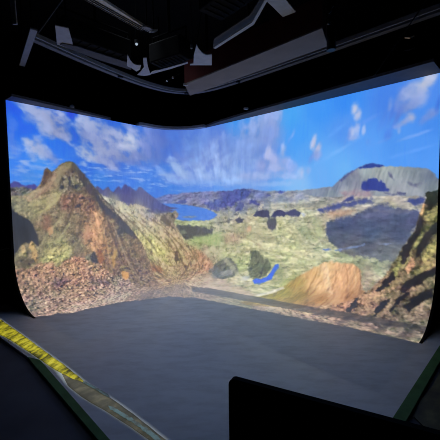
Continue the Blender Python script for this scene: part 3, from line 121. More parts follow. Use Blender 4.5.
    {'t': 'poly', 'pts': [(0.526, 1.292), (1.232, 1.319), (1.647, 1.745), (2.135, 2.369), (1.93, 3.317), (1.873, 3.228), (1.805, 3.151), (1.73, 3.083), (1.651, 3.021), (1.569, 2.963), (1.175, 2.487), (0.666, 2.361), (0.222, 2.142), (0.39, 1.638)], 'soft': 0.08, 'wob': 0.08, 'tex': 'fine', 'amp': 0.1, 'a': 0.5, 'wf': 6, 'am': 'pale', 'lo': 0.15, 'hi': 0.5, 'rgb': (193, 183, 148)},
    {'t': 'poly', 'pts': [(0.119, 1.401), (0.317, 1.341), (0.438, 1.246), (0.531, 1.18), (0.613, 1.065), (0.66, 1.063), (0.559, 1.243), (0.403, 1.356), (0.227, 1.433)], 'soft': 0.04, 'wob': 0.04, 'tex': 'fine', 'amp': 0.12, 'a': 0.6, 'wf': 6, 'rgb': (182, 158, 133)},
    {'t': 'poly', 'pts': [(0.407, 1.262), (0.456, 1.104), (0.49, 0.983), (0.527, 0.94), (0.56, 0.972), (0.585, 1.011), (0.55, 1.1), (0.468, 1.229)], 'soft': 0.02, 'wob': 0.03, 'tex': 'rock', 'amp': 0.2, 'a': 0.8, 'wf': 6, 'rgb': (90, 76, 70)},
    {'t': 'poly', 'pts': [(0.683, 1.274), (0.673, 1.128), (0.724, 1.06), (0.824, 1.023), (0.926, 0.968), (1.028, 1.013), (1.13, 1.111), (1.125, 1.25), (0.981, 1.286), (0.881, 1.237), (0.792, 1.355), (0.712, 1.322)], 'soft': 0.03, 'wob': 0.05, 'tex': 'crag', 'amp': 0.45, 'a': 0.85, 'wf': 6, 'rgb': (108, 104, 97)},
    {'t': 'poly', 'pts': [(0.949, 0.832), (1.049, 0.927), (1.169, 1.058), (1.31, 1.229), (1.496, 1.444), (1.653, 1.614), (1.837, 1.811), (2.008, 2.017), (2.12, 2.146), (1.895, 2.047), (1.686, 1.841), (1.487, 1.682), (1.339, 1.461), (1.161, 1.249), (1.06, 1.08), (0.979, 0.948)], 'soft': 0.03, 'wob': 0.05, 'tex': 'rock', 'amp': 0.14, 'a': 0.85, 'wf': 6, 'rgb': (82, 80, 86)},
    {'t': 'poly', 'pts': [(1.364, 1.318), (1.476, 1.444), (1.613, 1.576), (1.774, 1.751), (1.65, 1.67), (1.473, 1.517)], 'soft': 0.02, 'wob': 0.03, 'tex': 'rubble', 'amp': 0.3, 'a': 0.6, 'wf': 6, 'rgb': (138, 131, 117)},
    {'t': 'poly', 'pts': [(1.751, 1.807), (1.9, 1.892), (2.075, 2.082), (2.188, 2.233), (2.048, 2.199), (1.873, 2.026)], 'soft': 0.02, 'wob': 0.03, 'tex': 'fine', 'amp': 0.12, 'a': 0.8, 'wf': 6, 'rgb': (84, 85, 97)},
    {'t': 'poly', 'pts': [(0.548, 1.484), (0.679, 1.355), (0.746, 1.289), (0.709, 1.404), (0.639, 1.534), (0.479, 1.642), (0.329, 1.698), (0.452, 1.577)], 'soft': 0.05, 'wob': 0.05, 'tex': 'fine', 'amp': 0.12, 'a': 0.65, 'wf': 6, 'rgb': (180, 171, 127)},
    {'t': 'poly', 'pts': [(0.196, 1.508), (0.369, 1.465), (0.55, 1.436), (0.456, 1.498), (0.278, 1.556)], 'soft': 0.03, 'wob': 0.04, 'tex': 'fine', 'amp': 0.12, 'a': 0.6, 'wf': 6, 'rgb': (184, 174, 131)},
    {'t': 'poly', 'pts': [(0.71, 1.388), (0.876, 1.355), (1.121, 1.337), (1.337, 1.515), (1.408, 1.679), (1.181, 1.635), (0.93, 1.677), (0.733, 1.586)], 'soft': 0.06, 'wob': 0.08, 'tex': 'rubble', 'amp': 0.25, 'a': 0.6, 'wf': 6, 'rgb': (134, 105, 96)},
    {'t': 'poly', 'pts': [(0.461, 1.705), (0.537, 1.725), (0.561, 1.872), (0.495, 1.964), (0.438, 1.895)], 'soft': 0.04, 'wob': 0.05, 'tex': 'fine', 'amp': 0.12, 'a': 0.6, 'wf': 6, 'rgb': (142, 106, 94)},
    {'t': 'poly', 'pts': [(0.495, 1.964), (0.529, 1.902), (0.577, 1.873), (0.573, 1.954), (0.524, 2.015)], 'soft': 0.02, 'wob': 0.03, 'tex': 'fine', 'amp': 0.12, 'a': 0.85, 'wf': 6, 'rgb': (211, 154, 121)},
    {'t': 'poly', 'pts': [(1.255, 1.655), (1.389, 1.66), (1.482, 1.792), (1.397, 1.933), (1.449, 2.121), (1.401, 2.337), (1.281, 2.394), (1.19, 2.328), (1.254, 2.138), (1.261, 1.959), (1.305, 1.819)], 'soft': 0.03, 'wob': 0.06, 'tex': 'slope', 'amp': 0.18, 'a': 0.75, 'wf': 6, 'rgb': (221, 172, 136)},
    {'t': 'poly', 'pts': [(1.092, 2.016), (1.17, 1.899), (1.202, 2.026), (1.158, 2.199), (1.102, 2.229)], 'soft': 0.03, 'wob': 0.04, 'tex': 'fine', 'amp': 0.12, 'a': 0.7, 'wf': 6, 'rgb': (204, 159, 131)},
    {'t': 'poly', 'pts': [(1.3, 2.397), (1.379, 2.371), (1.439, 2.527), (1.366, 2.666), (1.309, 2.581)], 'soft': 0.03, 'wob': 0.04, 'tex': 'fine', 'amp': 0.12, 'a': 0.6, 'wf': 6, 'rgb': (165, 110, 90)},
    {'t': 'poly', 'pts': [(1.597, 2.551), (1.662, 2.408), (1.725, 2.416), (1.659, 2.638), (1.563, 2.741)], 'soft': 0.03, 'wob': 0.03, 'tex': 'fine', 'amp': 0.12, 'a': 0.7, 'wf': 6, 'rgb': (215, 175, 123)},
    {'t': 'poly', 'pts': [(0.351, 2.428), (0.481, 2.286), (0.608, 2.237), (0.773, 2.173), (0.836, 2.266), (0.76, 2.425), (0.619, 2.503)], 'soft': 0.06, 'wob': 0.07, 'tex': 'rubble', 'amp': 0.22, 'a': 0.7, 'wf': 6, 'rgb': (181, 176, 124)},
    {'t': 'poly', 'pts': [(0.96, 2.472), (1.109, 2.424), (1.262, 2.392), (1.206, 2.528), (1.084, 2.58)], 'soft': 0.03, 'wob': 0.04, 'tex': 'rock', 'amp': 0.25, 'a': 0.8, 'wf': 6, 'rgb': (136, 134, 124)},
    {'t': 'poly', 'pts': [(1.175, 2.487), (1.243, 2.389), (1.313, 2.453), (1.32, 2.62), (1.213, 2.583)], 'soft': 0.02, 'wob': 0.03, 'tex': 'fine', 'amp': 0.12, 'a': 0.85, 'wf': 6, 'rgb': (72, 75, 92)},
    {'t': 'poly', 'pts': [(0.697, 0.948), (0.831, 0.841), (0.932, 0.833), (0.895, 0.919), (0.791, 1.025), (0.72, 1.159), (0.652, 1.258), (0.624, 1.161)], 'soft': 0.02, 'wob': 0.03, 'tex': 'fine', 'amp': 0.12, 'a': 0.55, 'wf': 6, 'rgb': (166, 153, 123)},
    {'t': 'poly', 'pts': [(0.786, 1.124), (0.838, 1.072), (0.866, 1.187), (0.828, 1.288), (0.78, 1.256)], 'soft': 0.015, 'wob': 0.03, 'tex': 'fine', 'amp': 0.12, 'a': 0.6, 'wf': 6, 'rgb': (168, 157, 134)},
    {'t': 'poly', 'pts': [(0.923, 1.052), (0.976, 1.015), (1.022, 1.149), (0.984, 1.218), (0.935, 1.169)], 'soft': 0.015, 'wob': 0.03, 'tex': 'fine', 'amp': 0.12, 'a': 0.55, 'wf': 6, 'rgb': (154, 145, 126)},
    {'t': 'poly', 'pts': [(0.739, 1.318), (0.612, 1.471), (0.472, 1.577), (0.328, 1.661), (0.333, 1.673), (0.491, 1.611), (0.639, 1.499), (0.75, 1.326)], 'soft': 0.012, 'wob': 0.02, 'tex': 'fine', 'amp': 0.08, 'a': 0.6, 'wf': 6, 'rgb': (202, 192, 144)},
    {'t': 'poly', 'pts': [(0.672, 1.059), (0.516, 1.232), (0.364, 1.373), (0.224, 1.458), (0.228, 1.468), (0.381, 1.401), (0.54, 1.256), (0.681, 1.066)], 'soft': 0.012, 'wob': 0.02, 'tex': 'fine', 'amp': 0.08, 'a': 0.6, 'wf': 6, 'rgb': (192, 162, 135)},
    {'t': 'poly', 'pts': [(0.589, 1.159), (0.454, 1.313), (0.31, 1.429), (0.315, 1.438), (0.474, 1.335), (0.597, 1.166)], 'soft': 0.012, 'wob': 0.02, 'tex': 'fine', 'amp': 0.08, 'a': 0.55, 'wf': 6, 'rgb': (112, 93, 84)},
    {'t': 'poly', 'pts': [(0.937, 1.387), (0.882, 1.62), (0.772, 1.863), (0.642, 2.073), (0.651, 2.08), (0.801, 1.88), (0.914, 1.63), (0.948, 1.389)], 'soft': 0.012, 'wob': 0.02, 'tex': 'fine', 'amp': 0.08, 'a': 0.5, 'wf': 6, 'rgb': (97, 87, 82)},
    {'t': 'poly', 'pts': [(0.848, 1.821), (0.695, 2.032), (0.511, 2.186), (0.52, 2.2), (0.731, 2.067), (0.863, 1.831)], 'soft': 0.012, 'wob': 0.02, 'tex': 'fine', 'amp': 0.08, 'a': 0.5, 'wf': 6, 'rgb': (197, 190, 142)},
    {'t': 'poly', 'pts': [(0.79, 1.65), (0.611, 1.83), (0.447, 2.013), (0.374, 2.173), (0.386, 2.18), (0.477, 2.038), (0.64, 1.858), (0.801, 1.659)], 'soft': 0.012, 'wob': 0.02, 'tex': 'fine', 'amp': 0.08, 'a': 0.45, 'wf': 6, 'rgb': (182, 174, 135)},
    {'t': 'poly', 'pts': [(1.101, 1.665), (1.008, 1.901), (0.974, 2.143), (0.986, 2.146), (1.042, 1.911), (1.113, 1.669)], 'soft': 0.012, 'wob': 0.02, 'tex': 'fine', 'amp': 0.08, 'a': 0.5, 'wf': 6, 'rgb': (91, 84, 81)},
    {'t': 'poly', 'pts': [(1.518, 1.722), (1.575, 1.99), (1.689, 2.305), (1.815, 2.667), (1.832, 2.664), (1.733, 2.294), (1.618, 1.981), (1.533, 1.719)], 'soft': 0.012, 'wob': 0.02, 'tex': 'fine', 'amp': 0.08, 'a': 0.55, 'wf': 6, 'rgb': (98, 90, 88)},
    {'t': 'poly', 'pts': [(1.636, 1.878), (1.758, 2.235), (1.898, 2.645), (1.897, 3.058), (1.913, 3.054), (1.943, 2.636), (1.798, 2.225), (1.649, 1.874)], 'soft': 0.012, 'wob': 0.02, 'tex': 'fine', 'amp': 0.08, 'a': 0.45, 'wf': 6, 'rgb': (197, 176, 154)},
    {'t': 'poly', 'pts': [(1.359, 1.752), (1.453, 2.053), (1.518, 2.393), (1.536, 2.738), (1.55, 2.738), (1.559, 2.39), (1.492, 2.046), (1.372, 1.748)], 'soft': 0.012, 'wob': 0.02, 'tex': 'fine', 'amp': 0.08, 'a': 0.5, 'wf': 6, 'rgb': (200, 161, 131)},
    {'t': 'poly', 'pts': [(1.795, 2.158), (1.962, 2.576), (2.003, 3.032), (2.021, 3.028), (2.01, 2.563), (1.81, 2.153)], 'soft': 0.012, 'wob': 0.02, 'tex': 'fine', 'amp': 0.08, 'a': 0.5, 'wf': 6, 'rgb': (106, 98, 96)},
    {'t': 'poly', 'pts': [(0.752, 1.058), (0.705, 1.192), (0.74, 1.323), (0.749, 1.321), (0.731, 1.191), (0.761, 1.06)], 'soft': 0.012, 'wob': 0.02, 'tex': 'fine', 'amp': 0.08, 'a': 0.6, 'wf': 6, 'rgb': (69, 66, 63)},
    {'t': 'poly', 'pts': [(0.884, 1.053), (0.867, 1.224), (0.925, 1.29), (0.934, 1.284), (0.897, 1.217), (0.894, 1.053)], 'soft': 0.012, 'wob': 0.02, 'tex': 'fine', 'amp': 0.08, 'a': 0.6, 'wf': 6, 'rgb': (65, 62, 59)},
    {'t': 'poly', 'pts': [(1.038, 1.081), (1.05, 1.218), (1.059, 1.216), (1.048, 1.08)], 'soft': 0.012, 'wob': 0.02, 'tex': 'fine', 'amp': 0.08, 'a': 0.6, 'wf': 6, 'rgb': (65, 62, 59)},
    {'t': 'poly', 'pts': [(0.962, 3.436), (1.09, 3.306), (1.205, 3.201), (1.313, 3.107), (1.418, 3.021), (1.741, 2.958), (1.733, 3.22), (1.706, 3.376), (1.7, 3.627), (1.76, 3.903), (1.831, 4.167), (1.675, 4.137), (1.528, 4.112), (1.388, 4.09), (1.302, 3.978), (1.221, 3.867), (1.147, 3.758), (1.077, 3.649), (1.012, 3.54)], 'soft': 0.06, 'wob': 0.06, 'tex': 'rubble', 'amp': 0.25, 'a': 0.5, 'wf': 6, 'rgb': (154, 137, 131)},
    {'t': 'poly', 'pts': [(-0.136, 2.498), (0.037, 2.469), (0.172, 2.492), (0.29, 2.449), (0.44, 2.442), (0.559, 2.477), (0.609, 2.568), (0.662, 2.544), (0.756, 2.458), (0.895, 2.428), (1.067, 2.471), (1.159, 2.575), (1.371, 2.647), (1.469, 2.827), (1.6, 2.9), (1.767, 2.99), (1.752, 3.192), (1.593, 3.366), (1.453, 3.638), (1.296, 3.91), (1.193, 3.905), (1.093, 3.901), (0.997, 3.897), (0.903, 3.893), (0.812, 3.891), (0.723, 3.888), (0.637, 3.887), (0.552, 3.885), (0.47, 3.884), (0.39, 3.883), (0.312, 3.883), (0.236, 3.883), (0.161, 3.883), (0.098, 3.859), (0.037, 3.835), (-0.02, 3.812), (-0.072, 3.789), (-0.123, 3.766), (-0.174, 3.744), (-0.224, 3.722), (-0.273, 3.7), (-0.323, 3.678), (-0.374, 3.661)], 'soft': 0.02, 'wob': 0.05, 'tex': 'stones', 'amp': 0.3, 'a': 1.0, 'wf': 6, 'ctl': [(0.056, 2.533, 155, 124, 106), (0.34, 2.521, 166, 134, 113), (0.563, 2.56, 176, 144, 121), (0.901, 2.515, 175, 139, 117), (0.957, 2.666, 168, 138, 119), (0.593, 2.772, 157, 130, 117), (0.152, 2.758, 158, 133, 117), (1.204, 2.751, 169, 141, 123), (1.184, 3.027, 163, 141, 130), (1.515, 3.135, 164, 148, 141), (1.206, 3.483, 176, 163, 153), (0.777, 3.143, 170, 144, 128), (0.396, 3.121, 163, 143, 130), (0.111, 3.125, 159, 141, 132), (0.678, 3.525, 184, 164, 152), (0.194, 3.373, 166, 142, 132)]},
    {'t': 'poly', 'pts': [(0.438, 2.773), (0.534, 2.759), (0.633, 2.745), (0.709, 2.817), (0.59, 2.884), (0.47, 2.872)], 'soft': 0.04, 'wob': 0.08, 'tex': 'rubble', 'amp': 0.4, 'a': 0.6, 'wf': 6, 'rgb': (99, 88, 97)},
    {'t': 'poly', 'pts': [(1.12, 2.833), (1.31, 2.921), (1.394, 3.066), (1.238, 3.069), (1.178, 3.001), (1.114, 2.937)], 'soft': 0.04, 'wob': 0.08, 'tex': 'rubble', 'amp': 0.4, 'a': 0.6, 'wf': 6, 'rgb': (103, 94, 103)},
    {'t': 'poly', 'pts': [(1.681, 2.862), (1.754, 2.844), (1.838, 2.897), (1.786, 2.995), (1.684, 3.06), (1.665, 2.939)], 'soft': 0.02, 'wob': 0.02, 'tex': 'fine', 'amp': 0.12, 'a': 0.85, 'wf': 6, 'rgb': (230, 176, 124)},
    {'t': 'poly', 'pts': [(0.018, 2.375), (0.076, 2.292), (0.174, 2.26), (0.292, 2.182), (0.332, 2.266), (0.322, 2.423), (0.172, 2.492), (0.037, 2.469)], 'soft': 0.03, 'wob': 0.05, 'tex': 'rock', 'amp': 0.3, 'a': 0.8, 'wf': 6, 'rgb': (105, 94, 84)},
    {'t': 'poly', 'pts': [(0.207, 2.156), (0.239, 2.081), (0.281, 2.102), (0.305, 2.199), (0.329, 2.313), (0.293, 2.418), (0.255, 2.35), (0.231, 2.252)], 'soft': 0.02, 'wob': 0.03, 'tex': 'rock', 'amp': 0.2, 'a': 0.9, 'wf': 6, 'rgb': (209, 174, 123)},
    {'t': 'poly', 'pts': [(0.084, 2.141), (0.126, 2.1), (0.15, 2.195), (0.158, 2.32), (0.103, 2.296)], 'soft': 0.02, 'wob': 0.03, 'tex': 'rock', 'amp': 0.2, 'a': 0.85, 'wf': 6, 'rgb': (184, 165, 121)},
    {'t': 'poly', 'pts': [(5.457, 3.798), (5.537, 3.627), (5.605, 3.455), (5.629, 3.329), (5.689, 3.255), (5.758, 3.191), (5.831, 3.132), (5.881, 3.035), (5.94, 2.947), (5.998, 2.867), (6.061, 2.791), (6.174, 2.685), (6.295, 2.601), (6.448, 2.493), (6.574, 2.446), (6.7, 2.445), (6.91, 2.439), (7.013, 2.469), (7.055, 2.592), (7.094, 2.791), (7.175, 2.819), (7.254, 2.847), (7.273, 2.923), (7.295, 3.002), (7.32, 3.085), (7.348, 3.173), (7.38, 3.271), (7.325, 3.291), (7.269, 3.312), (7.213, 3.335), (7.157, 3.359), (7.101, 3.384), (7.045, 3.412), (6.99, 3.442), (6.935, 3.475), (6.874, 3.512), (6.811, 3.549), (6.747, 3.586), (6.681, 3.624), (6.614, 3.662), (6.545, 3.701), (6.467, 3.707), (6.387, 3.713), (6.305, 3.72), (6.221, 3.727), (6.134, 3.734), (6.045, 3.742), (5.954, 3.75), (5.86, 3.759), (5.764, 3.768), (5.664, 3.777), (5.562, 3.787)], 'soft': 0.02, 'wob': 0.03, 'tex': 'cliff', 'amp': 0.1, 'a': 1.0, 'wf': 6, 'ctl': [(5.794, 3.226, 159, 151, 90), (5.993, 3.085, 163, 155, 98), (6.125, 2.907, 180, 156, 103), (6.258, 3.077, 160, 141, 95), (6.297, 2.749, 224, 184, 135), (6.506, 2.555, 236, 201, 154), (6.492, 2.832, 240, 196, 149), (6.743, 2.551, 235, 190, 146), (6.922, 2.554, 231, 183, 143), (6.859, 2.76, 237, 188, 146), (6.997, 2.734, 215, 167, 130), (6.766, 2.945, 217, 174, 136), (6.592, 3.087, 183, 141, 105), (6.969, 2.897, 177, 134, 104), (7.183, 2.927, 159, 127, 105), (6.504, 3.233, 173, 140, 112), (6.077, 3.369, 176, 157, 114)]},
    {'t': 'poly', 'pts': [(6.436, 2.533), (6.496, 2.479), (6.558, 2.578), (6.629, 2.756), (6.672, 2.846), (6.718, 2.939), (6.621, 2.926), (6.573, 2.833), (6.53, 2.741)], 'soft': 0.03, 'wob': 0.04, 'tex': 'cliff', 'amp': 0.15, 'a': 0.6, 'wf': 6, 'rgb': (245, 208, 170)},
    {'t': 'poly', 'pts': [(5.547, 3.329), (5.626, 3.243), (5.716, 3.167), (5.776, 3.106), (5.84, 3.049), (5.908, 2.996), (5.956, 3.016), (5.876, 3.094), (5.803, 3.18), (5.721, 3.262), (5.651, 3.358)], 'soft': 0.02, 'wob': 0.02, 'tex': 'fine', 'amp': 0.12, 'a': 0.75, 'wf': 6, 'rgb': (238, 233, 218)},
    {'t': 'poly', 'pts': [(4.087, 3.036), (4.363, 3.09), (4.771, 3.164), (4.919, 3.183), (5.062, 3.202), (5.2, 3.22), (5.329, 3.251), (5.455, 3.283), (5.577, 3.315), (5.6, 3.55), (5.5, 3.566), (5.397, 3.583), (5.291, 3.601), (5.182, 3.62), (5.059, 3.647), (4.931, 3.676), (4.799, 3.706), (4.661, 3.739)], 'soft': 0.05, 'wob': 0.05, 'tex': 'fine', 'amp': 0.12, 'a': 0.6, 'wf': 6, 'rgb': (198, 181, 167)},
    {'t': 'poly', 'pts': [(8.008, 1.346), (7.938, 1.385), (7.898, 1.415), (7.835, 1.426), (7.815, 1.475), (7.795, 1.55), (7.764, 1.638), (7.744, 1.714), (7.724, 1.804), (7.704, 1.894), (7.661, 1.975), (7.605, 2.07), (7.548, 2.168), (7.503, 2.267), (7.444, 2.369), (7.399, 2.469), (7.335, 2.588), (7.292, 2.644), (7.249, 2.701), (7.207, 2.753), (7.165, 2.806), (7.082, 2.903), (7.01, 2.962), (6.94, 3.025), (6.881, 3.057), (6.821, 3.091), (6.762, 3.126), (6.704, 3.163), (6.646, 3.203), (6.586, 3.239), (6.528, 3.278), (6.471, 3.32), (6.417, 3.366), (6.353, 3.397), (6.291, 3.431), (6.23, 3.468), (6.158, 3.512), (6.082, 3.557), (6.004, 3.603), (5.924, 3.65), (5.842, 3.698), (5.757, 3.747), (5.67, 3.797), (5.766, 3.934), (5.859, 4.058), (5.958, 4.054), (6.054, 4.051), (6.147, 4.048), (6.238, 4.046), (6.326, 4.043), (6.411, 4.041), (6.495, 4.04), (6.576, 4.038), (6.655, 4.037), (6.732, 4.036), (6.807, 4.035), (6.881, 4.034), (6.952, 4.033), (7.022, 4.033), (7.091, 4.032), (7.157, 4.032), (7.223, 4.032), (7.286, 4.032), (7.349, 4.032), (7.4, 4.003), (7.451, 3.974), (7.5, 3.946), (7.549, 3.918), (7.597, 3.89), (7.644, 3.863), (7.69, 3.835), (7.736, 3.808), (7.781, 3.781), (7.824, 3.754), (7.868, 3.728), (7.91, 3.701), (7.951, 3.675), (7.991, 3.649), (8.031, 3.623), (8.07, 3.597), (8.109, 3.572), (8.148, 3.546), (8.186, 3.521), (8.225, 3.495)], 'soft': 0.01, 'wob': 0.02, 'tex': 'crag', 'amp': 0.26, 'a': 1.0, 'wf': 6, 'ctl': [(7.878, 1.476, 45, 44, 42), (7.923, 1.574, 57, 55, 49), (7.839, 1.574, 69, 62, 52), (7.863, 1.698, 123, 119, 80), (7.938, 1.758, 110, 106, 71), (7.779, 1.789, 74, 68, 59), (7.815, 1.913, 112, 107, 81), (7.707, 2.023, 71, 66, 57), (7.765, 2.082, 117, 111, 82), (7.903, 2.007, 99, 92, 73), (7.631, 2.186, 77, 70, 61), (7.68, 2.311, 111, 100, 83), (7.823, 2.241, 129, 116, 91), (7.901, 2.32, 124, 113, 90), (7.541, 2.369, 137, 130, 96), (7.525, 2.504, 124, 113, 93), (7.668, 2.52, 105, 94, 84), (7.835, 2.518, 106, 97, 86), (7.42, 2.656, 143, 124, 103), (7.572, 2.695, 137, 121, 105), (7.748, 2.726, 100, 89, 82), (7.89, 2.735, 107, 98, 92), (7.288, 2.825, 176, 145, 123), (7.121, 2.942, 181, 146, 121), (7.44, 2.94, 158, 136, 120), (7.617, 2.939, 126, 115, 106), (7.837, 2.937, 133, 124, 112), (6.889, 3.078, 185, 146, 121), (6.677, 3.267, 183, 151, 128), (7.184, 3.138, 150, 126, 112), (6.486, 3.492, 188, 165, 143), (6.21, 3.692, 190, 170, 150), (7.891, 3.204, 149, 139, 130), (7.705, 3.292, 141, 132, 123), (7.382, 3.345, 147, 133, 123), (7.104, 3.431, 153, 136, 127), (6.784, 3.481, 168, 151, 139), (6.525, 3.634, 171, 159, 149), (6.018, 3.649, 194, 178, 164)]},
    {'t': 'poly', 'pts': [(6.388, 2.57), (6.36, 2.766), (6.334, 2.877), (6.318, 2.996), (6.328, 2.999), (6.351, 2.883), (6.385, 2.773), (6.396, 2.572)], 'soft': 0.012, 'wob': 0.02, 'tex': 'fine', 'amp': 0.08, 'a': 0.5, 'wf': 6, 'rgb': (156, 121, 90)},
    {'t': 'poly', 'pts': [(6.67, 2.501), (6.693, 2.679), (6.692, 2.874), (6.7, 2.875), (6.705, 2.775), (6.716, 2.679), (6.678, 2.5)], 'soft': 0.012, 'wob': 0.02, 'tex': 'fine', 'amp': 0.08, 'a': 0.5, 'wf': 6, 'rgb': (167, 128, 98)},
    {'t': 'poly', 'pts': [(6.821, 2.481), (6.873, 2.681), (6.883, 2.771), (6.898, 2.863), (6.906, 2.863), (6.898, 2.769), (6.896, 2.677), (6.829, 2.479)], 'soft': 0.012, 'wob': 0.02, 'tex': 'fine', 'amp': 0.08, 'a': 0.5, 'wf': 6, 'rgb': (156, 117, 92)},
    {'t': 'poly', 'pts': [(6.509, 2.493), (6.563, 2.674), (6.663, 2.882), (6.672, 2.879), (6.589, 2.665), (6.518, 2.49)], 'soft': 0.012, 'wob': 0.02, 'tex': 'fine', 'amp': 0.08, 'a': 0.55, 'wf': 6, 'rgb': (250, 229, 189)},
    {'t': 'poly', 'pts': [(6.94, 2.494), (6.986, 2.661), (6.99, 2.735), (6.998, 2.81), (7.005, 2.81), (7.004, 2.733), (7.007, 2.658), (6.947, 2.492)], 'soft': 0.012, 'wob': 0.02, 'tex': 'fine', 'amp': 0.08, 'a': 0.5, 'wf': 6, 'rgb': (250, 211, 167)},
    {'t': 'poly', 'pts': [(6.254, 2.67), (6.188, 2.867), (6.164, 2.971), (6.152, 3.082), (6.161, 3.086), (6.182, 2.978), (6.213, 2.878), (6.263, 2.674)], 'soft': 0.012, 'wob': 0.02, 'tex': 'fine', 'amp': 0.08, 'a': 0.5, 'wf': 6, 'rgb': (200, 182, 125)},
    {'t': 'poly', 'pts': [(6.744, 2.461), (6.768, 2.638), (6.776, 2.637), (6.751, 2.46)], 'soft': 0.012, 'wob': 0.02, 'tex': 'fine', 'amp': 0.08, 'a': 0.5, 'wf': 6, 'rgb': (250, 215, 171)},
    {'t': 'poly', 'pts': [(7.01, 2.484), (7.054, 2.65), (7.066, 2.729), (7.08, 2.808), (7.088, 2.808), (7.08, 2.726), (7.075, 2.646), (7.018, 2.482)], 'soft': 0.012, 'wob': 0.02, 'tex': 'fine', 'amp': 0.08, 'a': 0.6, 'wf': 6, 'rgb': (120, 95, 81)},
    {'t': 'poly', 'pts': [(7.754, 1.663), (7.763, 1.587), (7.795, 1.537), (7.817, 1.575), (7.798, 1.662), (7.767, 1.726)], 'soft': 0.012, 'wob': 0.035, 'tex': 'crag', 'amp': 0.22, 'a': 1, 'wf': 6, 'rgb': (232, 187, 137)},
    {'t': 'poly', 'pts': [(7.824, 1.426), (7.897, 1.403), (7.959, 1.392), (7.963, 1.55), (7.902, 1.574), (7.85, 1.599), (7.806, 1.562)], 'soft': 0.012, 'wob': 0.035, 'tex': 'crag', 'amp': 0.22, 'a': 1, 'wf': 6, 'rgb': (48, 48, 46)},
    {'t': 'poly', 'pts': [(7.799, 1.712), (7.861, 1.624), (7.964, 1.574), (7.967, 1.683), (7.886, 1.759), (7.823, 1.787)], 'soft': 0.012, 'wob': 0.035, 'tex': 'crag', 'amp': 0.22, 'a': 0.85, 'wf': 6, 'rgb': (164, 156, 105)},
    {'t': 'poly', 'pts': [(7.697, 2.062), (7.76, 1.916), (7.804, 1.901), (7.795, 1.99), (7.732, 2.111), (7.677, 2.181)], 'soft': 0.012, 'wob': 0.035, 'tex': 'crag', 'amp': 0.22, 'a': 0.9500000000000001, 'wf': 6, 'rgb': (167, 161, 110)},
    {'t': 'poly', 'pts': [(7.598, 2.269), (7.665, 2.143), (7.7, 2.178), (7.657, 2.288), (7.578, 2.403)], 'soft': 0.012, 'wob': 0.035, 'tex': 'crag', 'amp': 0.22, 'a': 0.9, 'wf': 6, 'rgb': (164, 153, 112)},
    {'t': 'poly', 'pts': [(7.45, 2.475), (7.527, 2.277), (7.585, 2.204), (7.598, 2.269), (7.543, 2.408), (7.493, 2.549)], 'soft': 0.012, 'wob': 0.035, 'tex': 'crag', 'amp': 0.22, 'a': 0.9500000000000001, 'wf': 6, 'rgb': (162, 160, 107)},
    {'t': 'poly', 'pts': [(7.791, 2.245), (7.852, 2.086), (7.945, 2.003), (7.948, 2.127), (7.877, 2.235), (7.814, 2.319)], 'soft': 0.012, 'wob': 0.035, 'tex': 'crag', 'amp': 0.22, 'a': 0.9, 'wf': 6, 'rgb': (177, 166, 112)},
    {'t': 'poly', 'pts': [(7.603, 2.426), (7.667, 2.26), (7.713, 2.255), (7.705, 2.386), (7.641, 2.473)], 'soft': 0.012, 'wob': 0.035, 'tex': 'crag', 'amp': 0.22, 'a': 0.85, 'wf': 6, 'rgb': (207, 158, 128)},
    {'t': 'poly', 'pts': [(7.706, 2.411), (7.814, 2.319), (7.919, 2.23), (7.943, 2.327), (7.84, 2.417), (7.733, 2.484)], 'soft': 0.012, 'wob': 0.035, 'tex': 'crag', 'amp': 0.22, 'a': 0.85, 'wf': 6, 'rgb': (164, 152, 109)},
    {'t': 'poly', 'pts': [(7.371, 2.735), (7.415, 2.664), (7.462, 2.594), (7.55, 2.513), (7.58, 2.574), (7.539, 2.628), (7.498, 2.682), (7.457, 2.732), (7.417, 2.782)], 'soft': 0.012, 'wob': 0.035, 'tex': 'crag', 'amp': 0.22, 'a': 0.85, 'wf': 6, 'rgb': (164, 147, 114)},
    {'t': 'poly', 'pts': [(7.154, 2.87), (7.219, 2.81), (7.285, 2.752), (7.369, 2.721), (7.451, 2.691), (7.543, 2.66), (7.48, 2.72), (7.417, 2.782), (7.341, 2.835), (7.265, 2.891)], 'soft': 0.012, 'wob': 0.035, 'tex': 'crag', 'amp': 0.22, 'a': 0.85, 'wf': 6, 'rgb': (205, 167, 140)},
    {'t': 'poly', 'pts': [(7.603, 2.743), (7.651, 2.68), (7.701, 2.618), (7.763, 2.568), (7.825, 2.52), (7.906, 2.457), (7.913, 2.555), (7.855, 2.615), (7.797, 2.677), (7.737, 2.729), (7.678, 2.782)], 'soft': 0.012, 'wob': 0.035, 'tex': 'crag', 'amp': 0.22, 'a': 0.8, 'wf': 6, 'rgb': (165, 146, 122)},
    {'t': 'poly', 'pts': [(7.714, 2.972), (7.766, 2.899), (7.819, 2.831), (7.865, 2.78), (7.911, 2.731), (7.925, 2.832), (7.873, 2.899), (7.822, 2.97), (7.776, 3.006), (7.73, 3.044)], 'soft': 0.012, 'wob': 0.035, 'tex': 'crag', 'amp': 0.22, 'a': 0.75, 'wf': 6, 'rgb': (167, 149, 130)},
    {'t': 'poly', 'pts': [(7.732, 2.111), (7.784, 1.991), (7.867, 1.847), (7.949, 1.782), (7.952, 1.904), (7.871, 2.009), (7.81, 2.141), (7.724, 2.253)], 'soft': 0.012, 'wob': 0.035, 'tex': 'crag', 'amp': 0.15, 'a': 0.95, 'wf': 6, 'rgb': (52, 50, 56)},
    {'t': 'poly', 'pts': [(7.673, 2.0), (7.725, 1.829), (7.766, 1.701), (7.801, 1.788), (7.75, 1.943), (7.697, 2.075)], 'soft': 0.012, 'wob': 0.035, 'tex': 'crag', 'amp': 0.15, 'a': 0.95, 'wf': 6, 'rgb': (52, 50, 56)},
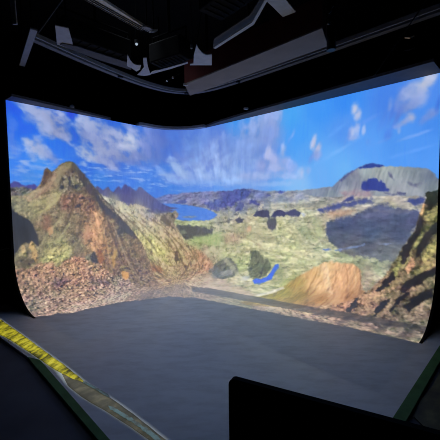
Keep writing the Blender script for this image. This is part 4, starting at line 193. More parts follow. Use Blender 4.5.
    {'t': 'poly', 'pts': [(7.54, 2.329), (7.594, 2.111), (7.661, 2.0), (7.697, 2.075), (7.654, 2.183), (7.588, 2.349)], 'soft': 0.012, 'wob': 0.035, 'tex': 'crag', 'amp': 0.15, 'a': 0.95, 'wf': 6, 'rgb': (52, 50, 56)},
    {'t': 'poly', 'pts': [(7.572, 2.695), (7.603, 2.636), (7.635, 2.578), (7.668, 2.52), (7.818, 2.42), (7.953, 2.325), (7.957, 2.424), (7.826, 2.532), (7.765, 2.587), (7.704, 2.644), (7.655, 2.706), (7.607, 2.77)], 'soft': 0.012, 'wob': 0.035, 'tex': 'crag', 'amp': 0.15, 'a': 0.95, 'wf': 6, 'rgb': (52, 50, 56)},
    {'t': 'poly', 'pts': [(7.288, 2.766), (7.405, 2.536), (7.461, 2.46), (7.493, 2.549), (7.42, 2.656), (7.38, 2.712), (7.34, 2.77)], 'soft': 0.012, 'wob': 0.035, 'tex': 'crag', 'amp': 0.15, 'a': 0.95, 'wf': 6, 'rgb': (52, 50, 56)},
    {'t': 'poly', 'pts': [(7.538, 2.841), (7.603, 2.743), (7.655, 2.706), (7.707, 2.669), (7.681, 2.727), (7.656, 2.787), (7.622, 2.85), (7.589, 2.916), (7.555, 2.971), (7.522, 3.028), (7.528, 2.932)], 'soft': 0.012, 'wob': 0.035, 'tex': 'crag', 'amp': 0.15, 'a': 0.95, 'wf': 6, 'rgb': (52, 50, 56)},
    {'t': 'poly', 'pts': [(7.654, 2.9), (7.689, 2.844), (7.724, 2.79), (7.761, 2.737), (7.813, 2.691), (7.865, 2.647), (7.918, 2.604), (7.93, 2.714), (7.886, 2.754), (7.842, 2.794), (7.798, 2.836), (7.755, 2.902), (7.714, 2.972)], 'soft': 0.012, 'wob': 0.035, 'tex': 'crag', 'amp': 0.15, 'a': 0.95, 'wf': 6, 'rgb': (52, 50, 56)},
    {'t': 'poly', 'pts': [(6.993, 3.165), (7.009, 3.08), (7.03, 3.0), (7.086, 2.918), (7.101, 3.051), (7.075, 3.2)], 'soft': 0.012, 'wob': 0.035, 'tex': 'crag', 'amp': 0.15, 'a': 0.95, 'wf': 6, 'rgb': (52, 50, 56)},
    {'t': 'poly', 'pts': [(7.322, 3.091), (7.349, 3.014), (7.379, 2.94), (7.428, 2.89), (7.478, 2.841), (7.458, 2.912), (7.44, 2.987), (7.412, 3.062), (7.387, 3.143)], 'soft': 0.012, 'wob': 0.035, 'tex': 'crag', 'amp': 0.15, 'a': 0.95, 'wf': 6, 'rgb': (52, 50, 56)},
    {'t': 'poly', 'pts': [(5.647, 3.718), (5.738, 3.68), (5.826, 3.643), (5.912, 3.607), (5.995, 3.572), (6.093, 3.596), (6.188, 3.619), (6.281, 3.641), (6.213, 3.704), (6.144, 3.767), (6.073, 3.83), (5.976, 3.841), (5.876, 3.851), (5.773, 3.863)], 'soft': 0.05, 'wob': 0.05, 'tex': 'fine', 'amp': 0.12, 'a': 0.5, 'wf': 6, 'rgb': (214, 199, 179)},
    {'t': 'poly', 'pts': [(7.019, 3.579), (7.041, 3.456), (7.053, 3.353), (7.076, 3.269), (7.137, 3.291), (7.123, 3.384), (7.117, 3.501), (7.1, 3.629)], 'soft': 0.04, 'wob': 0.05, 'tex': 'fine', 'amp': 0.12, 'a': 0.7, 'wf': 6, 'rgb': (85, 82, 88)},
    {'t': 'poly', 'pts': [(7.445, 3.458), (7.474, 3.363), (7.51, 3.285), (7.551, 3.216), (7.606, 3.253), (7.575, 3.322), (7.547, 3.402), (7.525, 3.5)], 'soft': 0.04, 'wob': 0.05, 'tex': 'fine', 'amp': 0.12, 'a': 0.7, 'wf': 6, 'rgb': (85, 82, 88)},
    {'t': 'poly', 'pts': [(7.699, 3.423), (7.731, 3.339), (7.769, 3.267), (7.809, 3.203), (7.858, 3.238), (7.822, 3.342), (7.795, 3.474)], 'soft': 0.04, 'wob': 0.05, 'tex': 'fine', 'amp': 0.12, 'a': 0.7, 'wf': 6, 'rgb': (85, 82, 88)},
    {'t': 'off', 'pts': [(-0.083, 1.517), (0.006, 1.541), (0.029, 1.609), (0.093, 1.657), (0.173, 1.706), (0.253, 1.787), (0.306, 1.885), (0.344, 1.998), (0.361, 2.111), (0.343, 2.172), (0.294, 2.135), (0.253, 2.083), (0.209, 2.125), (0.154, 2.103), (0.084, 2.141), (0.024, 2.254), (-0.021, 2.369), (-0.126, 2.381)], 'soft': 0.02, 'wob': 0.02, 'a': 1.0},  # shadow falling on the screen's left side, painted as unlit film
    {'t': 'off', 'pts': [(4.208, 3.759), (4.391, 3.637), (4.562, 3.523), (4.738, 3.487), (4.893, 3.458), (4.998, 3.442), (5.102, 3.427), (5.204, 3.413), (5.304, 3.399), (5.403, 3.387), (5.499, 3.375), (5.594, 3.364), (5.688, 3.354), (5.779, 3.344), (5.869, 3.334), (5.956, 3.325), (6.042, 3.316), (6.127, 3.308), (6.209, 3.3), (6.29, 3.292), (6.37, 3.284), (6.446, 3.274), (6.521, 3.264), (6.594, 3.254), (6.666, 3.245), (6.737, 3.236), (6.807, 3.228), (6.875, 3.219), (6.942, 3.211), (7.008, 3.203), (7.073, 3.196), (7.138, 3.19), (7.201, 3.185), (7.263, 3.18), (7.324, 3.175), (7.383, 3.17), (7.442, 3.165), (7.5, 3.16), (7.556, 3.156), (7.613, 3.15), (7.669, 3.145), (7.724, 3.14), (7.778, 3.135), (7.831, 3.131), (7.883, 3.126), (7.934, 3.121), (7.996, 3.114), (8.056, 3.106), (8.115, 3.099), (8.127, 3.173), (8.08, 3.181), (8.031, 3.188), (7.982, 3.197), (7.931, 3.205), (7.877, 3.215), (7.821, 3.224), (7.764, 3.235), (7.707, 3.246), (7.648, 3.257), (7.588, 3.268), (7.535, 3.277), (7.48, 3.287), (7.425, 3.297), (7.369, 3.307), (7.312, 3.317), (7.254, 3.328), (7.195, 3.34), (7.136, 3.352), (7.074, 3.361), (7.012, 3.37), (6.948, 3.381), (6.883, 3.391), (6.818, 3.402), (6.751, 3.414), (6.684, 3.426), (6.615, 3.438), (6.546, 3.452), (6.476, 3.466), (6.403, 3.48), (6.324, 3.494), (6.244, 3.509), (6.162, 3.524), (6.077, 3.54), (5.991, 3.556), (5.902, 3.573), (5.811, 3.59), (5.717, 3.608), (5.621, 3.627), (5.523, 3.65), (5.421, 3.674), (5.317, 3.698), (5.209, 3.724), (5.098, 3.752), (4.983, 3.781), (4.814, 3.824), (4.637, 3.871), (4.449, 3.924), (4.249, 3.983)], 'soft': 0.02, 'wob': 0.008, 'a': 0.8},  # shadow stripe of a bar, painted by dimming the film
    {'t': 'off', 'pts': [(-0.631, 3.361), (-0.574, 3.367), (-0.517, 3.373), (-0.461, 3.381), (-0.405, 3.39), (-0.35, 3.4), (-0.295, 3.408), (-0.239, 3.414), (-0.181, 3.42), (-0.123, 3.427), (-0.064, 3.433), (-0.001, 3.434), (0.063, 3.436), (0.113, 3.476), (0.164, 3.519), (0.275, 3.518), (0.323, 3.584), (0.374, 3.65), (0.445, 3.665), (0.518, 3.68), (0.612, 3.689), (0.708, 3.698), (0.813, 3.721), (0.923, 3.746), (1.039, 3.765), (1.16, 3.786), (1.262, 3.827), (1.369, 3.871), (1.499, 3.948), (1.64, 4.032), (1.76, 4.081), (1.888, 4.135), (2.027, 4.207), (2.18, 4.29), (2.4, 4.445), (2.996, 4.559), (3.77, 4.568), (4.077, 4.455), (4.227, 4.337), (4.366, 4.228), (4.542, 4.185), (4.709, 4.146), (4.871, 4.097), (5.026, 4.053), (5.173, 4.012), (5.285, 3.985), (5.394, 3.959), (5.499, 3.935), (5.601, 3.912), (5.7, 3.89), (5.794, 3.865), (5.886, 3.841), (5.975, 3.818), (6.062, 3.795), (6.149, 3.781), (6.233, 3.767), (6.315, 3.754), (6.396, 3.741), (6.474, 3.729), (6.55, 3.717), (6.622, 3.698), (6.693, 3.678), (6.762, 3.66), (6.829, 3.642), (6.895, 3.624), (6.959, 3.606), (7.024, 3.596), (7.088, 3.587), (7.15, 3.577), (7.211, 3.568), (7.271, 3.559), (7.329, 3.55), (7.387, 3.542), (7.443, 3.533), (7.498, 3.527), (7.553, 3.521), (7.606, 3.515), (7.658, 3.509), (7.71, 3.504), (7.76, 3.498), (7.81, 3.495), (7.859, 3.493), (7.908, 3.491), (7.955, 3.488), (8.001, 3.486), (8.049, 3.495), (8.096, 3.504), (8.142, 3.513), (8.373, 4.766), (-0.892, 4.833)], 'soft': 0.02, 'wob': 0.03, 'a': 1.0},
    {'t': 'off', 'pts': [(1.551, 3.838), (1.673, 3.78), (1.794, 3.715), (1.915, 3.643), (2.034, 3.673), (2.159, 3.706), (2.291, 3.744), (2.432, 3.786), (2.863, 3.812), (3.522, 3.751), (3.986, 3.724), (4.134, 3.68), (4.277, 3.64), (4.413, 3.602), (4.544, 3.568), (4.675, 3.557), (4.801, 3.548), (4.924, 3.539), (5.042, 3.531), (5.158, 3.523), (5.277, 3.546), (5.393, 3.568), (5.506, 3.588), (5.615, 3.607), (5.722, 3.626), (5.826, 3.643), (5.923, 3.646), (6.018, 3.649), (6.11, 3.653), (6.199, 3.656), (6.286, 3.659), (6.372, 3.662), (6.449, 3.647), (6.525, 3.634), (6.6, 3.62), (6.672, 3.607), (6.743, 3.594), (6.812, 3.582), (6.88, 3.57), (6.946, 3.558), (6.892, 3.614), (6.837, 3.671), (6.781, 3.727), (6.724, 3.783), (6.666, 3.839), (6.607, 3.896), (6.546, 3.953), (6.484, 4.01), (6.408, 4.033), (6.33, 4.056), (6.25, 4.08), (6.168, 4.106), (6.084, 4.132), (5.997, 4.159), (5.908, 4.187), (5.816, 4.217), (5.721, 4.248), (5.623, 4.28), (5.521, 4.314), (5.416, 4.35), (5.307, 4.388), (5.193, 4.428), (5.075, 4.472), (4.952, 4.518), (4.822, 4.568), (4.685, 4.623), (4.545, 4.695), (4.394, 4.774), (4.231, 4.862), (4.051, 4.963), (3.726, 5.062), (3.136, 5.054), (2.502, 4.98), (2.212, 4.745), (2.017, 4.581), (1.861, 4.444), (1.74, 4.238), (1.639, 4.038)], 'soft': 0.12, 'wob': 0.05, 'a': 0.45},
]

PLACE = {
    'stage_left': [(-1.99, 3.225, 0.0), (-0.827, 2.061, 0.0)],
    'stage_bend': [(-2.615, 3.724, 0.0), (-1.99, 3.225, 0.0)],
    'green_left': [(-1.83, 3.159, 0.0), (-0.753, 2.059, 0.0)],
    'line_left': [(-2.987, 4.272, 0.0), (-1.872, 3.33, 0.0), (-1.202, 2.738, 0.0), (-0.777, 2.355, 0.0), (-0.431, 2.054, 0.0)],
    'stage_right': [(2.13, 3.059, 0.0), (1.283, 2.186, 0.0)],
    'green_right': [(2.346, 3.377, 0.0), (1.221, 2.229, 0.0)],
    'yellow': [(-2.999, 4.291, -0.0), (-2.437, 3.818, 0.0), (-1.872, 3.33, 0.0), (-1.5, 3.015, 0.0), (-1.19, 2.73, 0.0), (-1.321, 2.788, 0.0), (-1.579, 2.963, 0.0), (-2.02, 3.312, 0.0), (-2.442, 3.638, 0.0), (-2.654, 3.781, 0.0)],
    'dim': [(-1.478, 2.89, 0.0), (-1.223, 2.746, 0.0), (-1.02, 2.602, 0.0), (-0.843, 2.465, 0.0), (-0.648, 2.296, 0.0), (-0.475, 2.138, 0.0), (-0.362, 2.035, 0.0), (-0.407, 1.993, 0.0), (-0.516, 2.073, 0.0), (-0.644, 2.176, 0.0), (-0.904, 2.369, -0.0), (-1.027, 2.45, 0.0), (-1.153, 2.542, 0.0), (-1.331, 2.695, 0.0)],
    'olive': [(2.021, 2.897, -0.03), (1.784, 2.648, -0.03), (1.568, 2.463, -0.03), (1.409, 2.279, -0.03), (1.417, 2.175, -0.03), (1.518, 2.096, -0.03), (1.836, 2.483, -0.03)],
    'track': [(-2.167, 3.932, 3.5), (-2.005, 4.245, 3.5), (-1.867, 4.516, 3.5), (-1.704, 4.807, 3.5), (-1.459, 5.204, 3.5), (-1.287, 5.458, 3.5), (-1.086, 5.687, 3.5), (-0.89, 5.856, 3.5), (-0.69, 5.956, 3.5), (-0.476, 5.975, 3.5), (-0.237, 5.864, 3.5), (0.028, 5.668, 3.5), (0.502, 5.249, 3.5), (1.024, 4.743, 3.5), (1.452, 4.326, 3.5), (1.921, 3.85, 3.5), (2.295, 3.471, 3.5), (2.47, 3.297, 3.5)],
    'header_left': [(-2.944, 4.571, 3.061), (-2.596, 5.092, 3.061), (-2.201, 5.647, 3.061), (-1.934, 5.975, 3.061)],
    'crossbar': [(-2.015, 3.684, 3.47), (-2.723, 4.63, 3.47)],
    'dropbar': [(-2.19, 3.6, 3.8), (-2.175, 3.6, 3.492)],
    'flagplate': [(-1.703, 3.521, 3.43), (-1.591, 3.583, 3.43), (-1.756, 4.094, 3.43), (-1.89, 3.935, 3.43)],
    'lowleaf': [(-1.811, 3.891, 3.42), (-1.671, 3.969, 3.42), (-1.427, 4.219, 3.42), (-1.211, 4.436, 3.42), (-1.226, 4.687, 3.42), (-1.543, 4.364, 3.42), (-1.74, 4.098, 3.42), (-1.852, 3.927, 3.42)],
    'finA1': [(-1.116, 4.12, 3.38), (-1.125, 4.264, 3.38), (-1.119, 4.387, 3.38), (-1.079, 4.437, 3.38), (-1.026, 4.438, 3.38), (-1.072, 4.571, 3.38), (-1.138, 4.639, 3.38), (-1.172, 4.534, 3.38), (-1.216, 4.449, 3.38)],
    'finA2': [(-0.928, 4.13, 3.34), (-0.88, 4.111, 3.34), (-0.919, 4.341, 3.34), (-0.949, 4.665, 3.34), (-1.048, 4.699, 3.34), (-1.13, 4.66, 3.34), (-1.051, 4.537, 3.34), (-0.983, 4.42, 3.34)],
    'barB': [(-0.931, 4.544, 3.3), (-0.602, 4.349, 3.3), (-0.378, 4.193, 3.3), (-0.374, 4.151, 3.3), (-0.592, 4.282, 3.3), (-0.885, 4.454, 3.3)],
    'finB': [(-0.232, 3.647, 3.27), (-0.216, 3.737, 3.27), (-0.183, 3.838, 3.27), (-0.139, 3.891, 3.27), (-0.071, 3.88, 3.27), (-0.079, 4.185, 3.27), (-0.352, 4.177, 3.27), (-0.348, 4.138, 3.27), (-0.303, 4.118, 3.27), (-0.279, 3.887, 3.27)],
    'barC': [(-0.053, 3.673, 3.25), (-0.026, 3.697, 3.25), (0.348, 3.203, 3.25), (0.419, 2.841, 3.25), (0.454, 2.655, 3.25), (0.431, 2.654, 3.25), (0.399, 2.82, 3.25), (0.325, 3.165, 3.25)],
    'leafC': [(-0.054, 3.762, 3.29), (0.355, 3.269, 3.29), (0.301, 3.113, 3.29), (-0.04, 3.556, 3.29)],
    'leafC2': [(0.355, 3.269, 3.29), (0.428, 2.903, 3.29), (0.376, 2.833, 3.29), (0.301, 3.113, 3.29)],
    'panelC': [(0.457, 3.1, 3.4), (0.654, 3.359, 3.4), (0.764, 3.274, 3.4), (0.565, 2.993, 3.4), (0.397, 2.989, 3.4)],
    'upperbar': [(-1.401, 3.55, 3.7), (-0.976, 4.168, 3.7), (-0.833, 4.196, 3.7), (-1.24, 3.486, 3.7)],
    'upperbar2': [(-0.945, 4.09, 3.69), (-0.872, 4.199, 3.69), (-0.801, 4.129, 3.69), (-0.867, 4.069, 3.69)],
    'upperbar3': [(-0.865, 4.224, 3.69), (-0.787, 4.213, 3.69), (-0.74, 4.166, 3.69), (-0.817, 4.176, 3.69)],
    'beam': [(-0.486, 4.778, 3.25), (1.015, 3.262, 3.25), (1.198, 3.636, 3.25), (-0.453, 5.276, 3.25)],
    'beamtop': [(-0.356, 3.55, 2.836), (-0.193, 3.55, 3.011)],
    'bodyA': [(-1.504, 3.6, 3.525), (-1.191, 4.3, 3.645), (-1.173, 4.3, 3.396), (-1.515, 3.6, 3.266)],
    'spotdot': [(-1.117, 4.6, 3.732)],
    'dots': [(-0.741, 4.8, 3.303), (-0.653, 4.8, 3.351)],
    'hangcable': [(-0.313, 3.9, 3.647), (-0.307, 3.9, 3.378)],
    'hdrfit': [(-2.381, 5.368, 3.08), (0.466, 5.62, 3.08)],
    'clampR': [(0.832, 2.6, 2.937), (0.84, 2.6, 2.863), (0.878, 2.6, 3.004)],
    'glint': [(2.082, 3.724, 3.36), (2.168, 3.682, 3.36), (2.254, 4.045, 3.36), (2.342, 3.97, 3.36)],
    'rod': [(1.453, 3.1, 2.722), (1.759, 3.1, 3.159)],
    'rodL': [(-1.767, 3.3, 3.246), (-1.517, 3.3, 3.554)],
    'cableL': [(-3.359, 4.85, 0.85), (-3.144, 4.85, 0.916)],
    'drapedot': [(-3.218, 4.9, 2.591)],
    'mon': [(0.015, 0.72, 1.195)],
}

CEIL = 4.7
FILL_POWER = 170

# ------------------------------------------------------------------ helpers
def lin(v):
    v = np.asarray(v, float)
    return np.where(v <= .04045, v / 12.92, ((v + .055) / 1.055) ** 2.4)

def col(r, g, b):
    return tuple(float(x) for x in lin(np.array([r, g, b]) / 255.0)) + (1.0,)

def material(name, rgb, rough=.6, metal=0.0, var=.15, scale=12.0, bump=0.0, rgb2=None, emit=None, spec=.3):
    m = bpy.data.materials.new(name)
    m.use_nodes = True
    nt = m.node_tree
    b = nt.nodes['Principled BSDF']
    b.inputs['Roughness'].default_value = rough
    b.inputs['Metallic'].default_value = metal
    b.inputs['Specular IOR Level'].default_value = spec
    tc = nt.nodes.new('ShaderNodeTexCoord')
    n = nt.nodes.new('ShaderNodeTexNoise')
    n.inputs['Scale'].default_value = scale
    n.inputs['Detail'].default_value = 6
    nt.links.new(tc.outputs['Object'], n.inputs['Vector'])
    ramp = nt.nodes.new('ShaderNodeValToRGB')
    ramp.color_ramp.elements[0].position = .3
    ramp.color_ramp.elements[1].position = .7
    a = col(*rgb)
    if rgb2 is None:
        c0 = tuple(x * (1 - var) for x in a[:3]) + (1,)
        c1 = tuple(min(1, x * (1 + var)) for x in a[:3]) + (1,)
    else:
        c0, c1 = a, col(*rgb2)
    ramp.color_ramp.elements[0].color = c0
    ramp.color_ramp.elements[1].color = c1
    nt.links.new(n.outputs['Fac'], ramp.inputs['Fac'])
    nt.links.new(ramp.outputs['Color'], b.inputs['Base Color'])
    if bump:
        bp = nt.nodes.new('ShaderNodeBump')
        bp.inputs['Strength'].default_value = bump
        bp.inputs['Distance'].default_value = .01
        nt.links.new(n.outputs['Fac'], bp.inputs['Height'])
        nt.links.new(bp.outputs['Normal'], b.inputs['Normal'])
    if emit:
        b.inputs['Emission Color'].default_value = col(*emit[0])
        b.inputs['Emission Strength'].default_value = emit[1]
    return m

def link(name, bm, mat, parent=None, smooth=False):
    me = bpy.data.meshes.new(name)
    bmesh.ops.recalc_face_normals(bm, faces=bm.faces)
    bm.to_mesh(me)
    bm.free()
    if smooth:
        for p in me.polygons:
            p.use_smooth = True
    o = bpy.data.objects.new(name, me)
    me.materials.append(mat)
    COL.objects.link(o)
    if parent:
        o.parent = parent
        o.matrix_parent_inverse = Matrix.Translation(-parent.location)
    return o

def thing(name, loc, label, cat, group=None):
    o = bpy.data.objects.new(name, None)
    o.empty_display_size = .1
    o.location = loc
    COL.objects.link(o)
    return tag(o, label, cat, group)

def tag(o, label, cat, group=None):
    o['label'] = label
    o['category'] = cat
    if group:
        o['group'] = group
    return o

def struct(o):
    o['kind'] = 'structure'
    return o

def V(p):
    return Vector(p)

def add_box(bm, c, size, rz=0.0, bevel=0.0):
    r = bmesh.ops.create_cube(bm, size=1)
    M = Matrix.Translation(c) @ Matrix.Rotation(rz, 4, 'Z') @ Matrix.Diagonal((*size, 1))
    bmesh.ops.transform(bm, matrix=M, verts=r['verts'])
    if bevel:
        es = list({e for v in r['verts'] for e in v.link_edges})
        bmesh.ops.bevel(bm, geom=es, offset=bevel, segments=2, affect='EDGES', profile=.5)

def add_tube(bm, pts, rad, seg=10):
    """A round tube through points, closed at both ends."""
    pts = [V(p) for p in pts]
    rings = []
    for i, p in enumerate(pts):
        d = (pts[min(i + 1, len(pts) - 1)] - pts[max(i - 1, 0)]).normalized()
        a = d.orthogonal().normalized() if i == 0 else (a - d * a.dot(d)).normalized()
        b = d.cross(a)
        rings.append([bm.verts.new(p + (a * math.cos(t) + b * math.sin(t)) * rad)
                      for t in (2 * math.pi * k / seg for k in range(seg))])
    for q, r in zip(rings, rings[1:]):
        for k in range(seg):
            bm.faces.new((q[k], q[(k + 1) % seg], r[(k + 1) % seg], r[k]))
    bm.faces.new(rings[0][::-1])
    bm.faces.new(rings[-1])

def add_prism(bm, pts, off):
    """A flat outline given real thickness along the vector off."""
    off = V(off)
    a = [bm.verts.new(V(p)) for p in pts]
    b = [bm.verts.new(V(p) + off) for p in pts]
    bm.faces.new(a)
    bm.faces.new(b[::-1])
    n = len(pts)
    for i in range(n):
        bm.faces.new((a[i], b[i], b[(i + 1) % n], a[(i + 1) % n]))

def add_sweep(bm, path, prof):
    """Sweep a closed profile (sideways, up) along a level path of 3-D points."""
    path = [V(p) for p in path]
    rings = []
    for i, p in enumerate(path):
        d = path[min(i + 1, len(path) - 1)] - path[max(i - 1, 0)]
        d.z = 0
        d.normalize()
        n = Vector((d.y, -d.x, 0))
        rings.append([bm.verts.new(p + n * a + Vector((0, 0, b))) for a, b in prof])
    m = len(prof)
    for q, r in zip(rings, rings[1:]):
        for k in range(m):
            bm.faces.new((q[k], q[(k + 1) % m], r[(k + 1) % m], r[k]))
    bm.faces.new(rings[0][::-1])
    bm.faces.new(rings[-1])

def resample(pts, n, smooth=3):
    p = np.array(pts, float)
    d = np.r_[0, np.cumsum(np.linalg.norm(np.diff(p, axis=0), axis=1))]
    t = np.linspace(0, d[-1], n)
    q = np.stack([np.interp(t, d, p[:, k]) for k in range(p.shape[1])], 1)
    for _ in range(smooth):
        q[1:-1] = (q[:-2] + 2 * q[1:-1] + q[2:]) / 4
    return [tuple(x) for x in q]

# ------------------------------------------------------------------ noise for the film picture
_rng = np.random.RandomState(11)
_perm = _rng.permutation(4096)
_grad = _rng.rand(4096) * 2 * np.pi
_gx, _gy = np.cos(_grad), np.sin(_grad)

def perlin(x, y):
    xi, yi = np.floor(x).astype(int), np.floor(y).astype(int)
    fx, fy = x - xi, y - yi
    def g(ix, iy, dx, dy):
        h = _perm[(_perm[ix & 4095] + iy) & 4095]
        return _gx[h] * dx + _gy[h] * dy
    wx = fx * fx * fx * (fx * (fx * 6 - 15) + 10)
    wy = fy * fy * fy * (fy * (fy * 6 - 15) + 10)
    a = g(xi, yi, fx, fy) * (1 - wx) + g(xi + 1, yi, fx - 1, fy) * wx
    b = g(xi, yi + 1, fx, fy - 1) * (1 - wx) + g(xi + 1, yi + 1, fx - 1, fy - 1) * wx
    return (a * (1 - wy) + b * wy) * 1.5

def fbm(x, y, octaves=4, gain=.55):
    t, amp, tot = 0, 1, 0
    for k in range(octaves):
        t = t + amp * perlin(x * 2 ** k + 17.3 * k, y * 2 ** k - 9.1 * k)
        tot += amp
        amp *= gain
    return t / tot * 1.5

def ss(a, b, x):
    t = np.clip((x - a) / (b - a), 0, 1)
    return t * t * (3 - 2 * t)

# ------------------------------------------------------------------ the screen surface
EL, ER, CN = np.array(END_L), np.array(END_R), np.array(CORNER)
DL = (CN - EL) / np.linalg.norm(CN - EL)
DR = (ER - CN) / np.linalg.norm(ER - CN)
NL, NR = np.array([DL[1], -DL[0]]), np.array([DR[1], -DR[0]])
TURN = math.acos(float(DL @ DR))
_t = CORNER_R * math.tan(TURN / 2)
S1 = float(np.linalg.norm(CN - EL)) - _t
S2 = CORNER_R * TURN
S3 = float(np.linalg.norm(ER - CN)) - _t
S = S1 + S2 + S3
TAN = CN - DL * _t
CEN = TAN + NL * CORNER_R
PROFILE = SCREEN_H - COVE + COVE * math.pi / 2      # length of the profile down to the floor
APRON = 1.25

def plan(s):
    """Wall line in plan at arc length s, and its inward normal."""
    a0 = math.atan2(TAN[1] - CEN[1], TAN[0] - CEN[0])
    a = a0 - (np.clip(s, S1, S1 + S2) - S1) / CORNER_R
    nx, ny = -np.cos(a), -np.sin(a)
    x, y = CEN[0] - CORNER_R * nx, CEN[1] - CORNER_R * ny
    k = np.minimum(s - S1, 0)
    x, y = x + DL[0] * k, y + DL[1] * k
    k = np.maximum(s - S1 - S2, 0)
    return x + DR[0] * k, y + DR[1] * k, nx, ny

def surface(s, u):
    x, y, nx, ny = plan(s)
    th = np.clip((u - (SCREEN_H - COVE)) / COVE, 0, math.pi / 2)
    off = COVE * (1 - np.cos(th))
    z = np.where(u < SCREEN_H - COVE, SCREEN_H - u, COVE - COVE * np.sin(th))
    ext = np.maximum(u - PROFILE, 0)
    a0, a1 = math.atan2(NL[1], NL[0]), math.atan2(NR[1], NR[0])
    a = a0 + (a1 - a0) * (.5 * np.clip(s / S1, 0, 1) + .5 * np.clip((s - S1 - S2) / S3, 0, 1))
    return np.stack([x + nx * off + np.cos(a) * ext, y + ny * off + np.sin(a) * ext, z + .0008], -1)

# ------------------------------------------------------------------ the film frame, painted in screen metres
NS, NU = 760, 450
gs, gu = np.linspace(0, S, NS), np.linspace(0, PROFILE + APRON, NU)
SS, UU = np.meshgrid(gs, gu, indexing='ij')
sx, uy = SS.ravel(), UU.ravel()

def segment_dist(pts):
    """Signed distance to a polygon, negative inside."""
    p = np.array(pts, float)
    q = np.roll(p, -1, 0)
    d2 = np.full(sx.shape, 1e9)
    inside = np.zeros(sx.shape, bool)
    for (ax, ay), (bx, by) in zip(p, q):
        ex, ey = bx - ax, by - ay
        l2 = ex * ex + ey * ey + 1e-12
        t = np.clip(((sx - ax) * ex + (uy - ay) * ey) / l2, 0, 1)
        d2 = np.minimum(d2, (sx - ax - t * ex) ** 2 + (uy - ay - t * ey) ** 2)
        c = ((ay > uy) != (by > uy))
        if ey != 0:
            inside ^= c & (sx < (bx - ax) * (uy - ay) / ey + ax)
    d = np.sqrt(d2)
    return np.where(inside, -d, d)

def blend(ctl):
    """Scattered colours blended smoothly."""
    num, den = np.zeros((sx.size, 3)), np.zeros(sx.size)
    for a, b, r, g, bl in ctl:
        w = 1 / ((sx - a) ** 2 + (uy - b) ** 2 + .004) ** 1.6
        num += w[:, None] * np.array([r, g, bl])
        den += w
    return num / den[:, None]

def ridged(x, y, o=4):
    return 1 - 2 * np.abs(fbm(x, y, o))

_cx, _cy = STREAK_CENTRE
_ang = np.arctan2(sx - _cx, -(uy - _cy) + .05)
_rad = np.log(np.hypot(sx - _cx, uy - _cy) + .25)

def relief(h, ds=.8, du=.6):
    """Sunlit relief of a height field: bright and dark sides of bumps in the filmed ground."""
    g = h.reshape(NS, NU)
    r = (np.gradient(g, axis=0) * ds + np.gradient(g, axis=1) * du).ravel()
    return np.clip(r / r.std() * .5, -1.5, 1.5)

def flecks(f, dark=1.0, light=.7, sx_=1.0, uy_=1.0):
    """Small dark hollows and pale stones scattered over the filmed ground."""
    n1 = fbm(sx * f * sx_ + 7, uy * f * uy_ - 3, 3, .6)
    n2 = fbm(sx * f * 1.3 * sx_ - 21, uy * f * 1.3 * uy_ + 11, 3, .6)
    return light * ss(.12, .55, n2) - dark * ss(.12, .55, n1)

TEX = {
    'streak': fbm(_ang * 24, _rad * 4.5, 4, .62),
    'fine': .3 * relief(fbm(sx * 9, uy * 9, 4, .6)) + .5 * flecks(11),
    'grass': .30 * relief(fbm(sx * 5, uy * 10, 4, .6)) + .35 * relief(fbm(sx * 2.2 + 4, uy * 5, 3, .5), .5, .9) + .65 * flecks(9, .9, .8, .8, 1.7) + .25 * fbm(sx * 3 + 9, uy * 6, 3, .6),
    'rock': .45 * relief(ridged(sx * 5 + 3, uy * 5, 4)) + .7 * flecks(12) + .3 * fbm(sx * 4, uy * 4, 3),
    'rubble': .55 * relief(fbm(sx * 9 + uy * 2, uy * 12 - sx * 3, 3, .6)) + .7 * flecks(15, 1, .9) + .3 * fbm(sx * 5, uy * 5, 3),
    'gully': .5 * relief(fbm(sx * 11 + uy * 3, uy * 2.5, 3, .6), 1, .1) + .35 * flecks(9, .8, .8, 1.2, .8) + .3 * fbm(sx * 3, uy * 6, 3),
    'slope': .55 * relief(fbm((sx - uy) * 7, (sx + uy) * 2.2, 4, .6)) + .5 * fbm((sx - uy) * 9, (sx + uy) * 3, 3, .6) + .55 * flecks(12),
    'cliff': .55 * relief(fbm(sx * 8 + uy * 2, uy * 3.2 - sx, 4, .65)) + .5 * flecks(10, .8, .8, 1.3, .6) + .3 * fbm(sx * 6, uy * 3, 3),
    'crag': .5 * relief(fbm((sx + uy * .7) * 3.6, (uy - sx * .7) * 8, 4, .65)) + .5 * fbm((sx + uy * .8) * 4, (uy - sx * .8) * 10, 4, .65) + .6 * flecks(11),
    'water': fbm(sx * 8, uy * 40, 3, .7),
    'wisp': fbm(sx * 3.2 + uy * 2, uy * 15 - sx * .6, 5, .65),
    'stones': .45 * relief(fbm(sx * 13 + uy * 2, uy * 16 - sx * 3, 3, .6)) + .75 * flecks(20, 1, .9) + .35 * fbm(sx * 6, uy * 7, 3),
    'pale': fbm(sx * 6 - 33, uy * 9 + 25, 5, .7),
    'clump': fbm(sx * 7 + 3, uy * 8 - 5, 5, .7),
    'ray': fbm(_ang * 34, _rad * 4, 4, .6),
}
HUE = fbm(sx * 4.5 + 50, uy * 5.5 + 8, 5, .7)[:, None] * np.array([6.5, -3.5, 3.0])   # ground drifts between heath and grass
edge_noise = {}

